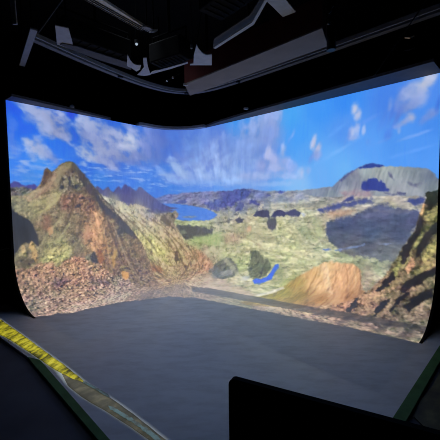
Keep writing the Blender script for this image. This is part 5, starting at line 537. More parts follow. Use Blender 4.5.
def painted():
    img = np.zeros((sx.size, 3))
    lit = np.ones(sx.size)
    for L in LAYERS:
        if L['t'] == 'field':
            img = blend(L['ctl'])
        elif L['t'] == 'clouds':
            st = TEX['streak'] * L['st']
            lump = fbm(sx * 4 + uy, uy * 5 - sx, 5, .62) * L['lm']
            for a, b, ra, rb, rot, r, g, bl, al in L['blobs']:
                c, s_ = math.cos(math.radians(rot)), math.sin(math.radians(rot))
                dx, dy = sx - a, uy - b
                d = np.hypot((dx * c + dy * s_) / ra, (-dx * s_ + dy * c) / rb)
                m = ss(0, 1, (1.5 - d) * .75 + st + lump) * al * ss(2.3, 1.1, d)
                shade = (1 + .22 * st + .2 * lump)[:, None]
                img = img * (1 - m[:, None]) + np.array([r, g, bl]) * shade * m[:, None]
        else:
            d = segment_dist(L['pts'])
            f = L.get('wf', 6)
            if f not in edge_noise:
                edge_noise[f] = fbm(sx * f * 1.7 + 31, uy * f * 1.7 - 12, 5, .7)
            d = d + L['wob'] * edge_noise[f]
            m = ss(L['soft'], -L['soft'], d) * L['a']
            if 'am' in L:
                m = m * ss(L['lo'], L['hi'], TEX[L['am']])
            if L['t'] == 'off':
                lit *= 1 - m
            else:
                c = blend(L['ctl']) if 'ctl' in L else np.array(L['rgb'], float)
                c = c * (1 + L['amp'] * 1.9 * TEX[L['tex']][:, None] * np.array([1.08, 1.0, .88]))
                if L['tex'] not in ('water',):
                    c = c + HUE * min(1.5, 6 * L['amp'])
                img = img * (1 - m[:, None]) + c * m[:, None]
    return img, lit

# light the screen paint already returns (left out of the film so the sum comes out right)
BOUNCE = np.array([[0.105, 0.0835, -0.0068, -0.0287, -0.029, -0.0724, -0.0008, -0.0421, 0.0196, 0.0058], [0.1141, 0.0836, 0.0086, -0.0191, -0.0339, -0.0777, 0.0075, -0.0431, 0.0241, 0.0015], [0.1445, 0.0647, 0.0462, 0.006, -0.0581, -0.1112, 0.021, -0.0131, 0.0496, 0.0158]])
def bounce():
    a, b = sx / S * 2 - 1, uy / (PROFILE + APRON) * 2 - 1
    X = np.stack([np.ones_like(a), b, b * b, b ** 3, a, a * a, a * b, a * a * b, a ** 3, a ** 4], 1)
    return np.clip(X @ BOUNCE.T, .012, .4)
img, lit = painted()
BMAP = bounce()
film = np.clip(lin(np.clip(img, 0, 255) / 255) - BMAP, 0, 1) * lit[:, None]

# ------------------------------------------------------------------ materials
M_black_paint = material('black paint', (14, 14, 16), .8, var=.2, spec=.1)
M_black_cloth = material('black cloth', (9, 9, 10), .95, var=.25, scale=30, spec=.05)
M_black_metal = material('black metal', (20, 20, 23), .5, var=.2)
M_black_plastic = material('black plastic', (3, 3, 3), .7, var=.2, spec=.05)
M_grey_metal = material('grey metal', (150, 152, 160), .55, .2, var=.12)
M_dark_grey = material('dark grey paint', (80, 80, 86), .7, var=.1)
M_pale = material('pale board', (128, 120, 118), .8, var=.08, scale=5)
M_maroon = material('maroon board', (84, 40, 38), .85, var=.2, scale=5, spec=.1)
M_bright = material('pale metal', (172, 174, 182), .5, .1, var=.1)
M_hanger = material('matt black hanger', (5, 5, 6), .9, spec=.05)
M_chrome = material('chrome', (200, 200, 205), .25, .9)
M_floor_dark = material('dark studio floor', (86, 91, 103), .75, var=.2, scale=2.5)
M_green = material('green paint', (62, 118, 66), .7, var=.2, scale=9)

def stage_material():
    m = material('grey stage paint', (210, 220, 232), .45, var=.05, scale=1.6, spec=.5)
    nt = m.node_tree
    b = nt.nodes['Principled BSDF']
    src = b.inputs['Base Color'].links[0].from_socket
    tc = nt.nodes['Texture Coordinate']
    n2 = nt.nodes.new('ShaderNodeTexNoise')          # scuffs: stretched dark smudges
    mp = nt.nodes.new('ShaderNodeMapping')
    mp.inputs['Scale'].default_value = (2.2, 6.0, 1)
    mp.inputs['Rotation'].default_value = (0, 0, .35)
    n2.inputs['Scale'].default_value = 1.6
    n2.inputs['Detail'].default_value = 8
    n2.inputs['Roughness'].default_value = .65
    nt.links.new(tc.outputs['Object'], mp.inputs['Vector'])
    nt.links.new(mp.outputs['Vector'], n2.inputs['Vector'])
    rp = nt.nodes.new('ShaderNodeValToRGB')
    rp.color_ramp.elements[0].position, rp.color_ramp.elements[1].position = .36, .56
    rp.color_ramp.elements[0].color = (.80, .80, .80, 1)
    nt.links.new(n2.outputs['Fac'], rp.inputs['Fac'])
    mx = nt.nodes.new('ShaderNodeMixRGB')
    mx.blend_type = 'MULTIPLY'
    mx.inputs['Fac'].default_value = .8
    nt.links.new(src, mx.inputs['Color1'])
    nt.links.new(rp.outputs['Color'], mx.inputs['Color2'])
    nt.links.new(mx.outputs['Color'], b.inputs['Base Color'])
    return m
M_stage = stage_material()

def screen_material():
    """The same paint as the stage, with the film shown on it."""
    m = M_stage.copy()
    m.name = 'screen paint with the film on it'
    nt = m.node_tree
    b = nt.nodes['Principled BSDF']
    b.inputs['Specular IOR Level'].default_value = .1
    at = nt.nodes.new('ShaderNodeAttribute')
    at.attribute_name = 'film'
    nt.links.new(at.outputs['Color'], b.inputs['Emission Color'])
    b.inputs['Emission Strength'].default_value = 1
    m.cycles.emission_sampling = 'NONE'
    return m

# ------------------------------------------------------------------ room shell
def slab(name, c, size, mat):
    bm = bmesh.new()
    add_box(bm, c, size)
    return struct(link(name, bm, mat))

FZ = -.03
slab('floor', (0, 4.5, FZ - .05), (13, 14, .1), M_floor_dark)
slab('ceiling', (0, 4.5, CEIL + .05), (13, 14, .1), M_black_paint)
slab('wall_left', (-6.45, 4.5, CEIL / 2), (.1, 14, CEIL + .06), M_black_paint)
slab('wall_right', (6.45, 4.5, CEIL / 2), (.1, 14, CEIL + .06), M_black_paint)
slab('wall_back', (0, 11.45, CEIL / 2), (12.8, .1, CEIL + .06), M_black_paint)
slab('wall_front', (0, -2.45, CEIL / 2), (12.8, .1, CEIL + .06), M_black_paint)

# stage: a low grey-painted platform with green-painted margins
def line2(p, q, t):
    return (p[0] + (q[0] - p[0]) * t, p[1] + (q[1] - p[1]) * t)
def cross(p, q, r, s):
    d = (q[0] - p[0]) * (s[1] - r[1]) - (q[1] - p[1]) * (s[0] - r[0])
    t = ((r[0] - p[0]) * (s[1] - r[1]) - (r[1] - p[1]) * (s[0] - r[0])) / d
    return line2(p, q, t)
gl, gr = PLACE['stage_left'], PLACE['stage_right']
il, ir = PLACE['green_left'], PLACE['green_right']
nose = cross(gl[0], gl[1], gr[0], gr[1])
inose = cross(il[0], il[1], ir[0], ir[1])
bend, bend1 = PLACE['stage_bend']
far_l, far_r = line2(bend1, bend, 2.6), line2(gr[1], gr[0], 2.6)
ifar_l, ifar_r = line2(il[1], il[0], 2.55), line2(ir[1], ir[0], 2.2)
back = [(far_r[0] + .1, far_r[1] + .6), (-.75, 8.0), (far_l[0] - .2, far_l[1] + .8)]
bm = bmesh.new()
add_prism(bm, [(x, y, 0) for x, y in [far_l, bend1[:2], nose, far_r] + back], (0, 0, FZ))
stage = struct(link('floor', bm, M_stage))
stage.name = 'floor_stage'
bm = bmesh.new()
add_prism(bm, [(x, y, .002) for x, y in [bend1[:2], nose, inose, il[0][:2]]], (0, 0, -.004))
struct(link('trim_1', bm, M_green))
bm = bmesh.new()
add_prism(bm, [(x, y, .002) for x, y in [nose, far_r, ifar_r, inose]], (0, 0, -.004))
struct(link('trim_2', bm, M_green))
for k, (p, q) in enumerate(((bend1, nose), (nose, far_r))):     # green riser faces
    d = Vector((q[0] - p[0], q[1] - p[1], 0)).normalized()
    n = Vector((d.y, -d.x, 0)) * .004
    bm = bmesh.new()
    add_prism(bm, [(p[0], p[1], .002), (q[0], q[1], .002), (q[0], q[1], FZ), (p[0], p[1], FZ)], n)
    struct(link('trim_%d' % (k + 3), bm, M_green))

# ------------------------------------------------------------------ screen
scr = thing('projection_screen', (float(CN[0]), float(CN[1]), 0),
            'huge curved screen showing a volcanic mountain landscape under blue sky, sweeping into the stage floor', 'screen')
P = surface(SS, UU).reshape(-1, 3)
idx = np.arange(NS * NU).reshape(NS, NU)
quads = np.stack([idx[:-1, :-1], idx[:-1, 1:], idx[1:, 1:], idx[1:, :-1]], -1).reshape(-1, 4)
me = bpy.data.meshes.new('picture_surface')
me.from_pydata([], [], [])
me.vertices.add(len(P))
me.vertices.foreach_set('co', P.astype(np.float32).ravel())
me.loops.add(quads.size)
me.loops.foreach_set('vertex_index', quads.astype(np.int32).ravel())
me.polygons.add(len(quads))
me.polygons.foreach_set('loop_start', np.arange(0, quads.size, 4, dtype=np.int32))
me.polygons.foreach_set('use_smooth', np.ones(len(quads), bool))
me.update(calc_edges=True)
at = me.attributes.new('film', 'FLOAT_COLOR', 'POINT')
at.data.foreach_set('color', np.c_[film, np.ones(len(film))].astype(np.float32).ravel())
me.materials.append(screen_material())
o = bpy.data.objects.new('picture_surface', me)
COL.objects.link(o)
o.parent = scr
o.matrix_parent_inverse = Matrix.Translation(-scr.location)

# backing boards behind the paint, and the black cheeks that close the two ends
bs, bu = np.linspace(0, S, 90), np.linspace(0, SCREEN_H - .02, 4)
bm = bmesh.new()
rows = []
for s_ in bs:
    x, y, nx, ny = plan(s_)
    rows.append([[bm.verts.new((x - nx * t, y - ny * t, SCREEN_H - u - 0.001)) for u in bu] for t in (.012, .06)])
for a, b in zip(rows, rows[1:]):
    for k in range(3):
        bm.faces.new((a[0][k], a[0][k + 1], b[0][k + 1], b[0][k]))
        bm.faces.new((a[1][k], b[1][k], b[1][k + 1], a[1][k + 1]))
    bm.faces.new((a[0][0], b[0][0], b[1][0], a[1][0]))
    bm.faces.new((a[0][3], a[1][3], b[1][3], b[0][3]))
for r in (rows[0], rows[-1]):
    for k in range(3):
        bm.faces.new((r[0][k], r[1][k], r[1][k + 1], r[0][k + 1]))
link('backing_board', bm, M_black_paint, scr)
for s_, sg, nm in ((0, -1, 'end_panel'), (S, 1, 'end_panel')):
    x, y, nx, ny = (float(v) for v in plan(np.array(s_)))
    d = Vector((DL[0], DL[1], 0)) * -1 if sg < 0 else Vector((DR[0], DR[1], 0))
    base = Vector((x, y, 0)) + d * .002
    N = Vector((nx, ny, 0))
    pts = [base + N * -.06 + Vector((0, 0, SCREEN_H)), base + N * .0 + Vector((0, 0, SCREEN_H))]
    for k in range(25):
        th = math.pi / 2 * k / 24
        pts.append(base + N * (COVE * (1 - math.cos(th))) + Vector((0, 0, COVE - COVE * math.sin(th) + .002)))
    pts += [base + N * -.06 + Vector((0, 0, .002))]
    bm = bmesh.new()
    add_prism(bm, pts, d * .03)
    link(nm, bm, M_black_paint, scr)

# header strips along the top of the screen
def header(name, stations, label, h0=.004, th=.035, mat=M_dark_grey):
    bm = bmesh.new()
    rings = []
    for s_, w in stations:
        x, y, nx, ny = (float(v) for v in plan(np.array(s_)))
        z0, z1 = SCREEN_H + h0, SCREEN_H + h0 + th
        rings.append([bm.verts.new((x + nx * a, y + ny * a, z)) for a, z in ((-.05, z0), (w, z0), (w, z1), (-.05, z1))])
    for q, r in zip(rings, rings[1:]):
        for k in range(4):
            bm.faces.new((q[k], q[(k + 1) % 4], r[(k + 1) % 4], r[k]))
    bm.faces.new(rings[0][::-1])
    bm.faces.new(rings[-1])
    return tag(link(name, bm, mat), label, 'header')
header('header_board', [(0, .25), (.6, .20), (1.1, .14), (1.65, .07)],
       'thin grey header board along the top edge of the screen\'s left wall')
header('header_strip', [(2.27 + k * .1, .12 if 0 < k < 16 else .10) for k in range(17)],
       'short curved pale strip on top of the screen\'s rounded corner', .004, .05, M_grey_metal)
header('header_beam', [(3.95, .08), (4.3, .16), (5.4, .27), (6.5, .34), (S, .43)],
       'long dark grey header beam along the top of the screen\'s right wall')

# little fittings standing on the headers
for k, (p, lab) in enumerate(zip(PLACE['hdrfit'], (
        'small metal clamp on the header board above the screen\'s left wall',
        'small metal clamp on the header beam near the screen\'s corner'))):
    t = thing('pipe_clamp', p, lab, 'clamp')
    bm = bmesh.new()
    add_box(bm, V(p) + Vector((0, 0, .041)), (.07, .05, .03), .5, .006)
    body = link('clamp_body', bm, M_grey_metal, t)
    bm = bmesh.new()
    add_tube(bm, [V(p) + Vector((0, 0, .056)), V(p) + Vector((0, 0, .07))], .008)
    link('clamp_bolt', bm, M_chrome, body)

# ------------------------------------------------------------------ side curtains
def curtain(a, b, label, hi=CEIL - .06):
    n = 150
    L_ = (V((b[0], b[1], 0)) - V((a[0], a[1], 0)))
    d = L_.normalized()
    nn = Vector((d.y, -d.x, 0))
    t = thing('stage_curtain', (a[0], a[1], FZ), label, 'curtain', 'black side curtains')
    bm = bmesh.new()
    A = []
    for i in range(n + 1):
        f = i / n
        w = .05 * math.sin(f * L_.length * 17) + .02 * math.sin(f * L_.length * 41 + 1)
        p = V((a[0], a[1], 0)) + L_ * f + nn * w
        A.append([bm.verts.new((p.x + nn.x * o_, p.y + nn.y * o_, z)) for o_ in (0, .006) for z in (FZ + .01, hi)])
    for p, q in zip(A, A[1:]):
        bm.faces.new((p[0], p[1], q[1], q[0]))
        bm.faces.new((p[2], q[2], q[3], p[3]))
        bm.faces.new((p[0], q[0], q[2], p[2]))
        bm.faces.new((p[1], p[3], q[3], q[1]))
    for p in (A[0], A[-1]):
        bm.faces.new((p[0], p[2], p[3], p[1]))
    link('cloth', bm, M_black_cloth, t, True)
    bm = bmesh.new()
    add_tube(bm, [(a[0], a[1], hi + .03), (b[0], b[1], hi + .03)], .03)
    link('curtain_rail', bm, M_black_metal, t)
curtain((EL[0] - .12, EL[1] + .16), (-6.2, 5.3), 'black curtain hanging left of the screen\'s left end')
curtain((ER[0] + .14, ER[1] + .12), (6.2, 4.7), 'black curtain hanging right of the screen\'s right end')
p, q = PLACE['cableL']
bm = bmesh.new()
pts = [line for line in resample([(p[0] - .9, p[1] - .02, p[2] - .26), p, q, (q[0] + .02, q[1] + .05, q[2] - .1), (q[0] + .02, q[1] + .06, .0)], 40)]
add_tube(bm, pts, .006, 8)
tag(link('power_cable', bm, M_dark_grey), 'thin slack cable hung beside the screen\'s left end', 'cable')

# ------------------------------------------------------------------ stray projected light on the left edge, built as coloured floor strips
def strip(name, up, lo, mat, label, cat, n=90, m=9, amp=.004, z0=.006):
    U, Lw = resample(up, n, 1), resample(lo, n, 1)
    bm = bmesh.new()
    g = []
    for i in range(n):
        row = []
        for j in range(m):
            f = j / (m - 1)
            x, y = U[i][0] + (Lw[i][0] - U[i][0]) * f, U[i][1] + (Lw[i][1] - U[i][1]) * f
            z = z0 + amp * float(perlin(np.array(x * 9 + y * 15), np.array(y * 7 - x * 4)) + .5 * perlin(np.array(x * 30), np.array(y * 30)))
            row.append((x, y, max(z, .002)))
        g.append(row)
    vt = [[bm.verts.new(p) for p in r] for r in g]
    vb = [[bm.verts.new((p[0], p[1], .0008)) for p in r] for r in g]
    for i in range(n - 1):
        for j in range(m - 1):
            bm.faces.new((vt[i][j], vt[i + 1][j], vt[i + 1][j + 1], vt[i][j + 1]))
            bm.faces.new((vb[i][j], vb[i][j + 1], vb[i + 1][j + 1], vb[i + 1][j]))
        for j in (0, m - 1):
            bm.faces.new((vt[i][j], vb[i][j], vb[i + 1][j], vt[i + 1][j]))
    for i in (0, n - 1):
        for j in range(m - 1):
            bm.faces.new((vt[i][j], vt[i][j + 1], vb[i][j + 1], vb[i][j]))
    return tag(link(name, bm, mat, None, True), label, cat)

def strip_material(name, stops, scale, stretch, rot):
    m = bpy.data.materials.new(name)
    m.use_nodes = True
    nt = m.node_tree
    b = nt.nodes['Principled BSDF']
    b.inputs['Roughness'].default_value = .6
    tc = nt.nodes.new('ShaderNodeTexCoord')
    mp = nt.nodes.new('ShaderNodeMapping')
    mp.inputs['Rotation'].default_value = (0, 0, rot)
    mp2 = nt.nodes.new('ShaderNodeMapping')
    mp2.inputs['Scale'].default_value = stretch
    n = nt.nodes.new('ShaderNodeTexNoise')
    n.inputs['Scale'].default_value = scale
    n.inputs['Detail'].default_value = 7
    n.inputs['Roughness'].default_value = .65
    r = nt.nodes.new('ShaderNodeValToRGB')
    e = r.color_ramp.elements
    e[0].position, e[0].color = stops[0][0], col(*stops[0][1])
    e[1].position, e[1].color = stops[-1][0], col(*stops[-1][1])
    for p_, c_ in stops[1:-1]:
        x = e.new(p_)
        x.color = col(*c_)
    nt.links.new(tc.outputs['Object'], mp.inputs['Vector'])
    nt.links.new(mp.outputs[0], mp2.inputs['Vector'])
    nt.links.new(mp2.outputs[0], n.inputs['Vector'])
    nt.links.new(n.outputs['Fac'], r.inputs['Fac'])
    nt.links.new(r.outputs['Color'], b.inputs['Base Color'])
    return m

yl = PLACE['yellow']
up = [tuple(Vector(yl[0]) + (Vector(yl[0]) - Vector(yl[2])) * .35)] + yl[0:5]
lo = [tuple(Vector(yl[9]) + (Vector(yl[9]) - Vector(yl[7])) * .6), yl[9], yl[8], yl[7], yl[6], yl[5], yl[4]]
M_yellow = strip_material('yellow light spill', [(.40, (70, 70, 16)), (.46, (140, 134, 28)), (.53, (210, 198, 36)), (.66, (244, 232, 90))], 11, (1, .3, 1), .25)  # yellow of the projected spill, painted as surface colour
strip('floor_spill', up, lo, M_yellow, 'crumpled bright yellow strip lying along the stage floor\'s left edge', 'spill', 110, 11, .006, .009)  # yellow projector spill built as a strip
wn = PLACE['dim']
M_dim_spill = strip_material('dim grey brown light spill', [(.38, (74, 74, 66)), (.5, (92, 91, 80)), (.62, (124, 120, 102))], 8, (1, .5, 1), .9)  # weaker part of the projected spill, painted into this colour
w_ = strip('floor_spill', wn[0:7], [wn[13], wn[12], wn[11], wn[10], wn[9], wn[8], wn[7]], M_dim_spill,
      'dim grey brown strip with pale blue edges, projected light continuing from the yellow strip', 'spill', 90, 9, .003, .005)
M_cyan = strip_material('pale blue light spill', [(.40, (86, 96, 98)), (.56, (104, 134, 144))], 14, (1, 1, 1), 0)  # bluish fringe of the same spill, painted on
bm = bmesh.new()
def ribbon(bm, pts, w):
    q = resample(pts, 60, 1)
    vs = []
    for i, p in enumerate(q):
        d = Vector(q[min(i + 1, 59)]) - Vector(q[max(i - 1, 0)])
        n = Vector((d.y, -d.x, 0)).normalized()
        ww = w * (.75 + .5 * float(perlin(np.array(i * .31), np.array(2.7))))
        ww *= min(1, i / 5 + .15, (59 - i) / 5 + .15)
        vs.append([bm.verts.new((p[0] + n.x * a, p[1] + n.y * a, z)) for a, z in ((-ww, .009), (ww, .009), (ww, .012), (-ww, .012))])
    for a, b in zip(vs, vs[1:]):
        for k in range(4):
            bm.faces.new((a[k], a[(k + 1) % 4], b[(k + 1) % 4], b[k]))
    bm.faces.new(vs[0][::-1])
    bm.faces.new(vs[-1])
ribbon(bm, [wn[1], wn[2], line2(wn[2], wn[3], .6) + (0,)], .014)
ribbon(bm, [line2(wn[10], wn[3], .35) + (0,), line2(wn[9], wn[4], .45) + (0,), line2(wn[8], wn[5], .5) + (0,), line2(wn[7], wn[6], .4) + (0,)], .018)
c_ = link('blue_edge', bm, M_cyan, w_)
c_['label'] = 'pale blue edge of the light spill'
M_olive = strip_material('dark olive light spill', [(.38, (34, 38, 34)), (.55, (70, 74, 46)), (.7, (104, 104, 66))], 5, (1, .6, 1), .7)
ol = PLACE['olive']
bm = bmesh.new()
add_prism(bm, [(x, y, FZ + .012) for x, y, z in ol], (0, 0, -.011))  # faint projector spill built as a thin olive sheet
tag(link('side_spill', bm, M_olive), 'dark mottled olive mat on the floor beside the stage\'s right edge', 'light spill')  # projector spill built as a sheet, not a mat

# ------------------------------------------------------------------ gear under the ceiling
def rod_up(bm, p, r=.01):
    add_tube(bm, [p, (p[0], p[1], CEIL)], r, 8)

# curved curtain track
tr = resample(PLACE['track'], 120, 14)
t = thing('curtain_track', tr[60], 'long curved grey curtain track hung from the ceiling in front of the screen', 'track')
bm = bmesh.new()
add_sweep(bm, tr, [(.045, 0), (.062, 0), (.062, .05), (.045, .05)])
link('rail', bm, M_grey_metal, t)
bm = bmesh.new()
add_sweep(bm, tr, [(-.085, 0), (-.012, 0), (-.012, .05), (-.085, .05)])
link('rail', bm, material('dull grey rail', (112, 114, 122), .6, .1), t)
bm = bmesh.new()
add_sweep(bm, tr, [(-.085, .052), (.062, .052), (.062, .06), (-.085, .06)])
link('track_web', bm, M_black_metal, t)
for i in (8, 38, 70, 100):
    bm = bmesh.new()
    rod_up(bm, (tr[i][0], tr[i][1], 3.56))
    link('hanger', bm, M_hanger, t)
for i in (24, 47, 66):
    bm = bmesh.new()
    add_box(bm, (tr[i][0], tr[i][1], 3.488), (.07, .05, .024), .8, .005)
    link('track_stop', bm, M_black_metal, t)

# flat bar across the track's left end
p, q = (V(x) for x in PLACE['crossbar'])
d = (q - p).normalized()
n = Vector((d.y, -d.x, 0)) * .034
t = thing('end_bar', p, 'flat grey bar crossing the left end of the curved track', 'bar')
bm = bmesh.new()
add_prism(bm, [p + n, q + n, q - n, p - n], (0, 0, .02))
link('bar', bm, M_grey_metal, t)
for f in (.15, .85):
    bm = bmesh.new()
    rod_up(bm, tuple(p.lerp(q, f) + Vector((0, 0, .02))), .008)
    link('hanger', bm, M_hanger, t)

# hanging batten at the far left
p, q = (V(x) for x in PLACE['dropbar'])
bm = bmesh.new()
d = (p - q).normalized()
top = q + d * ((CEIL - q.z) / d.z)
add_prism(bm, [q + Vector((-.022, 0, 0)), q + Vector((.022, 0, 0)), top + Vector((.035, 0, 0)), top + Vector((-.035, 0, 0))], (0, .02, 0))
tag(link('hanging_batten', bm, M_bright), 'narrow grey batten hanging from the ceiling at far left', 'batten')

# three black panel lights with grey barn doors
def fixture(label, body_c, body_size, rz, plates, hang):
    t = thing('studio_light', body_c, label, 'light', 'panel lights by the curved track')
    bm = bmesh.new()
    add_box(bm, body_c, body_size, rz, .015)
    for k in range(-3, 4):                                      # cooling ribs on the front
        c = V(body_c) + Matrix.Rotation(rz, 3, 'Z') @ Vector((k * body_size[0] / 8, 0, -body_size[2] / 2))
        add_box(bm, c, (.012, body_size[1] * .8, .02), rz)
    link('lamp_body', bm, M_black_paint, t)
    for nm, pts, off, mat in plates:
        bm = bmesh.new()
        add_prism(bm, pts, off)
        link(nm, bm, mat, t)
    bm = bmesh.new()                                            # yoke and pipe
    ax = Matrix.Rotation(rz, 3, 'Z') @ Vector((1, 0, 0))
    c = V(body_c)
    hz = body_size[2] / 2
    e = body_size[0] / 2 + .02
    add_tube(bm, [c + ax * e, c + ax * e + Vector((0, 0, hz + .12)), c - ax * e + Vector((0, 0, hz + .12)), c - ax * e], .012, 8)
    link('yoke', bm, M_hanger, t)
    bm = bmesh.new()
    rod_up(bm, tuple(c + Vector((0, 0, hz + .12))), .018)
    link('hanging_pipe', bm, M_hanger, t)
    return t
D = PLACE
fa = [('barn_door', D['flagplate'], (0, 0, .010), M_bright),
      ('barn_door', D['lowleaf'], (0, 0, .012), M_dark_grey),
      ('barn_door', D['finA1'], (0, 0, .010), M_bright)]
fixture('black panel light with grey barn doors above the track\'s left stretch', (-1.50, 4.12, 3.56), (.85, .22, .22), .79, fa, 0)
fb = [('barn_door', D['finA2'], (0, 0, .010), M_bright),
      ('barn_door', D['barB'], (0, 0, .010), M_bright),
      ('barn_door', D['finB'], (0, 0, .010), M_bright)]
fixture('black panel light with curved corner plates above the track\'s bend', (-.62, 4.28, 3.48), (.5, .22, .24), -.55, fb, 0)
fc = [('barn_door', D['barC'], (0, 0, .010), M_bright),
      ('barn_door', D['leafC'], (0, 0, .01), M_dark_grey),
      ('barn_door', D['leafC2'], (0, 0, .01), M_dark_grey),
      ('barn_door', D['panelC'], (0, 0, .010), M_bright)]
fixture('black panel light with a bent bright edge above the maroon beam', (.12, 3.16, 3.52), (.6, .3, .18), -.87, fc, 0)

# flat lighting rail at the top
t = thing('lighting_rail', D['upperbar'][1], 'flat ribbed grey lighting rail high up under the ceiling at upper left', 'rail')
a, b, c, e = (V(x) for x in D['upperbar'])
ext = (a - b) * .15
bm = bmesh.new()
add_prism(bm, [a + ext, b, c, e + ext], (0, 0, .03))
top_rail = link('rail', bm, material('white enamel rail', (235, 236, 240), .5, var=.05), t)
side = (c - b)
for f in (.22, .55, .85):
    bm = bmesh.new()
    o1 = side * f
    w = side * .035
    add_prism(bm, [a + ext + o1 - w, b + o1 - w, b + o1 + w, a + ext + o1 + w], (0, 0, -.012))
    link('rib', bm, M_dark_grey, top_rail)
for k in ('upperbar2', 'upperbar3'):
    bm = bmesh.new()
    add_prism(bm, D[k], (0, 0, .02))
    link('end_tab', bm, M_grey_metal, t)
    bm = bmesh.new()
    c0 = sum((V(x) for x in D[k]), Vector()) / 4
    rod_up(bm, (c0.x, c0.y, 3.71), .008)
    link('hanger', bm, M_hanger, t)
bm = bmesh.new()
rod_up(bm, tuple((a + e) / 2 + Vector((0, 0, .03))), .012)
link('hanger', bm, M_hanger, t)

# long box beam, pale underside, maroon sides
bq = [V(x) for x in D['beam']]
t = thing('box_beam', tuple(bq[0].lerp(bq[1], .5)), 'long hanging box beam with pale underside and maroon side', 'beam')
bm = bmesh.new()
add_prism(bm, [p + Vector((0, 0, .004)) for p in bq], (0, 0, -.016))
link('underside', bm, M_pale, t)['label'] = 'pale beige underside'
hgt = .30
bm = bmesh.new()
add_prism(bm, [p + Vector((0, 0, .005)) for p in bq], (0, 0, hgt))
link('side_panels', bm, M_maroon, t)['label'] = 'dark maroon side panels'
bm = bmesh.new()
d = (bq[3] - bq[0]).normalized()
add_prism(bm, [bq[0] + Vector((-.02, -.012, -.018)), bq[0] + Vector((.05, -.012, -.018)) , bq[0] + Vector((.05, .02, -.018)), bq[0] + Vector((-.02, .02, -.018))], (0, 0, .03))
link('corner_bracket', bm, M_grey_metal, t)
for f in (.2, .8):
    c0 = (bq[0].lerp(bq[1], f) + bq[3].lerp(bq[2], f)) / 2
    bm = bmesh.new()
    rod_up(bm, (c0.x, c0.y, 3.25 + hgt), .02)
    link('hanging_pipe', bm, M_hanger, t)

# chrome clamp at the beam's right end, on a black drop pipe
p = (bq[1] + bq[2]) / 2 + Vector((.07, .02, 0))
t = thing('drop_pipe', (p.x, p.y, 3.2), 'black drop pipe with chrome clamp at the beam\'s right end', 'pipe')
bm = bmesh.new()
add_tube(bm, [(p.x, p.y, 3.12), (p.x, p.y, CEIL)], .045, 16)
link('pipe', bm, M_black_metal, t)
bm = bmesh.new()
add_box(bm, (p.x - .05, p.y - .06, 3.40), (.05, .03, .12), .6, .01)
add_tube(bm, [(p.x - .05, p.y - .075, 3.45), (p.x - .01, p.y - .10, 3.52)], .012)
link('clamp', bm, M_chrome, t)

# small bits
def little_lamp(p, r, label):
    t = thing('indicator_lamp', p, label, 'lamp')
    bm = bmesh.new()
    bmesh.ops.create_uvsphere(bm, u_segments=12, v_segments=8, radius=r, matrix=Matrix.Translation(p))
    link('lens', bm, material('lit lens', (215, 230, 245), .3, emit=((205, 225, 245), .55)), t, True)
    bm = bmesh.new()
    add_tube(bm, [V(p) + Vector((0, 0, r * .5)), V(p) + Vector((0, .0, r * 3))], r * 1.5, 12)
    link('housing', bm, M_black_metal, t)
    bm = bmesh.new()
    rod_up(bm, tuple(V(p) + Vector((0, 0, r * 3))), .006)
    link('hanger', bm, M_hanger, t)
little_lamp(D['spotdot'][0], .018, 'small bright white lamp between the lighting rail and the track')
pd = D['dots']
t = thing('safety_cable', pd[0], 'thin cable with two shiny ferrules behind the bent track', 'cable')
bm = bmesh.new()
add_tube(bm, [V(pd[0]) + Vector((-.05, 0, -.03)), pd[0], pd[1], V(pd[1]) + Vector((.3, 0, .16)), (V(pd[1]).x + .5, pd[1][1], CEIL)], .004, 6)
wire = link('wire', bm, M_hanger, t)
for p in pd:
    bm = bmesh.new()
    bmesh.ops.create_uvsphere(bm, u_segments=10, v_segments=6, radius=.014, matrix=Matrix.Translation(p))
    link('ferrule', bm, M_chrome, wire, True)
p, q = D['hangcable']
t = thing('hanging_cable', q, 'thin cable hanging straight down with a metal plug above the maroon beam', 'cable')
bm = bmesh.new()
add_tube(bm, [q, (q[0], q[1], CEIL)], .005, 8)
wire = link('wire', bm, M_dark_grey, t)
bm = bmesh.new()
add_tube(bm, [(q[0], q[1], q[2] - .03), (q[0], q[1], q[2] + .02)], .012)
link('plug', bm, M_grey_metal, wire)
def stay(ends, label, r=.006):
    p, q = (V(x) for x in ends)
    d = (q - p)
    top = p + d * ((CEIL - p.z) / d.z)
    bm = bmesh.new()
    add_tube(bm, [p, top], r, 8)
    tag(link('stay_rod', bm, M_dark_grey), label, 'rod')
stay(D['rodL'], 'thin slanting rod rising from the left end of the track')
stay(D['rod'], 'thin slanting rod below the track at right')
gl4 = D['glint']
for k, (a, b) in enumerate(((gl4[0], gl4[1]), (gl4[2], gl4[3]))):
    lab = ('small shiny hook under the track at right, the upper of two',
           'small dull hook under the track at right, the lower of two')[k]
    t = thing('track_hook', a, lab, 'hook')
    bm = bmesh.new()
    m_ = V(a).lerp(V(b), .5) + Vector((0, 0, -.012))
    add_tube(bm, [a, m_, b], .008 if k == 0 else .006, 8)
    link('hook', bm, M_chrome if k == 0 else M_grey_metal, t)
    bm = bmesh.new()
    add_tube(bm, [m_, m_ + Vector((0, 0, .13))], .004, 8)
    link('hanger', bm, M_hanger, t)

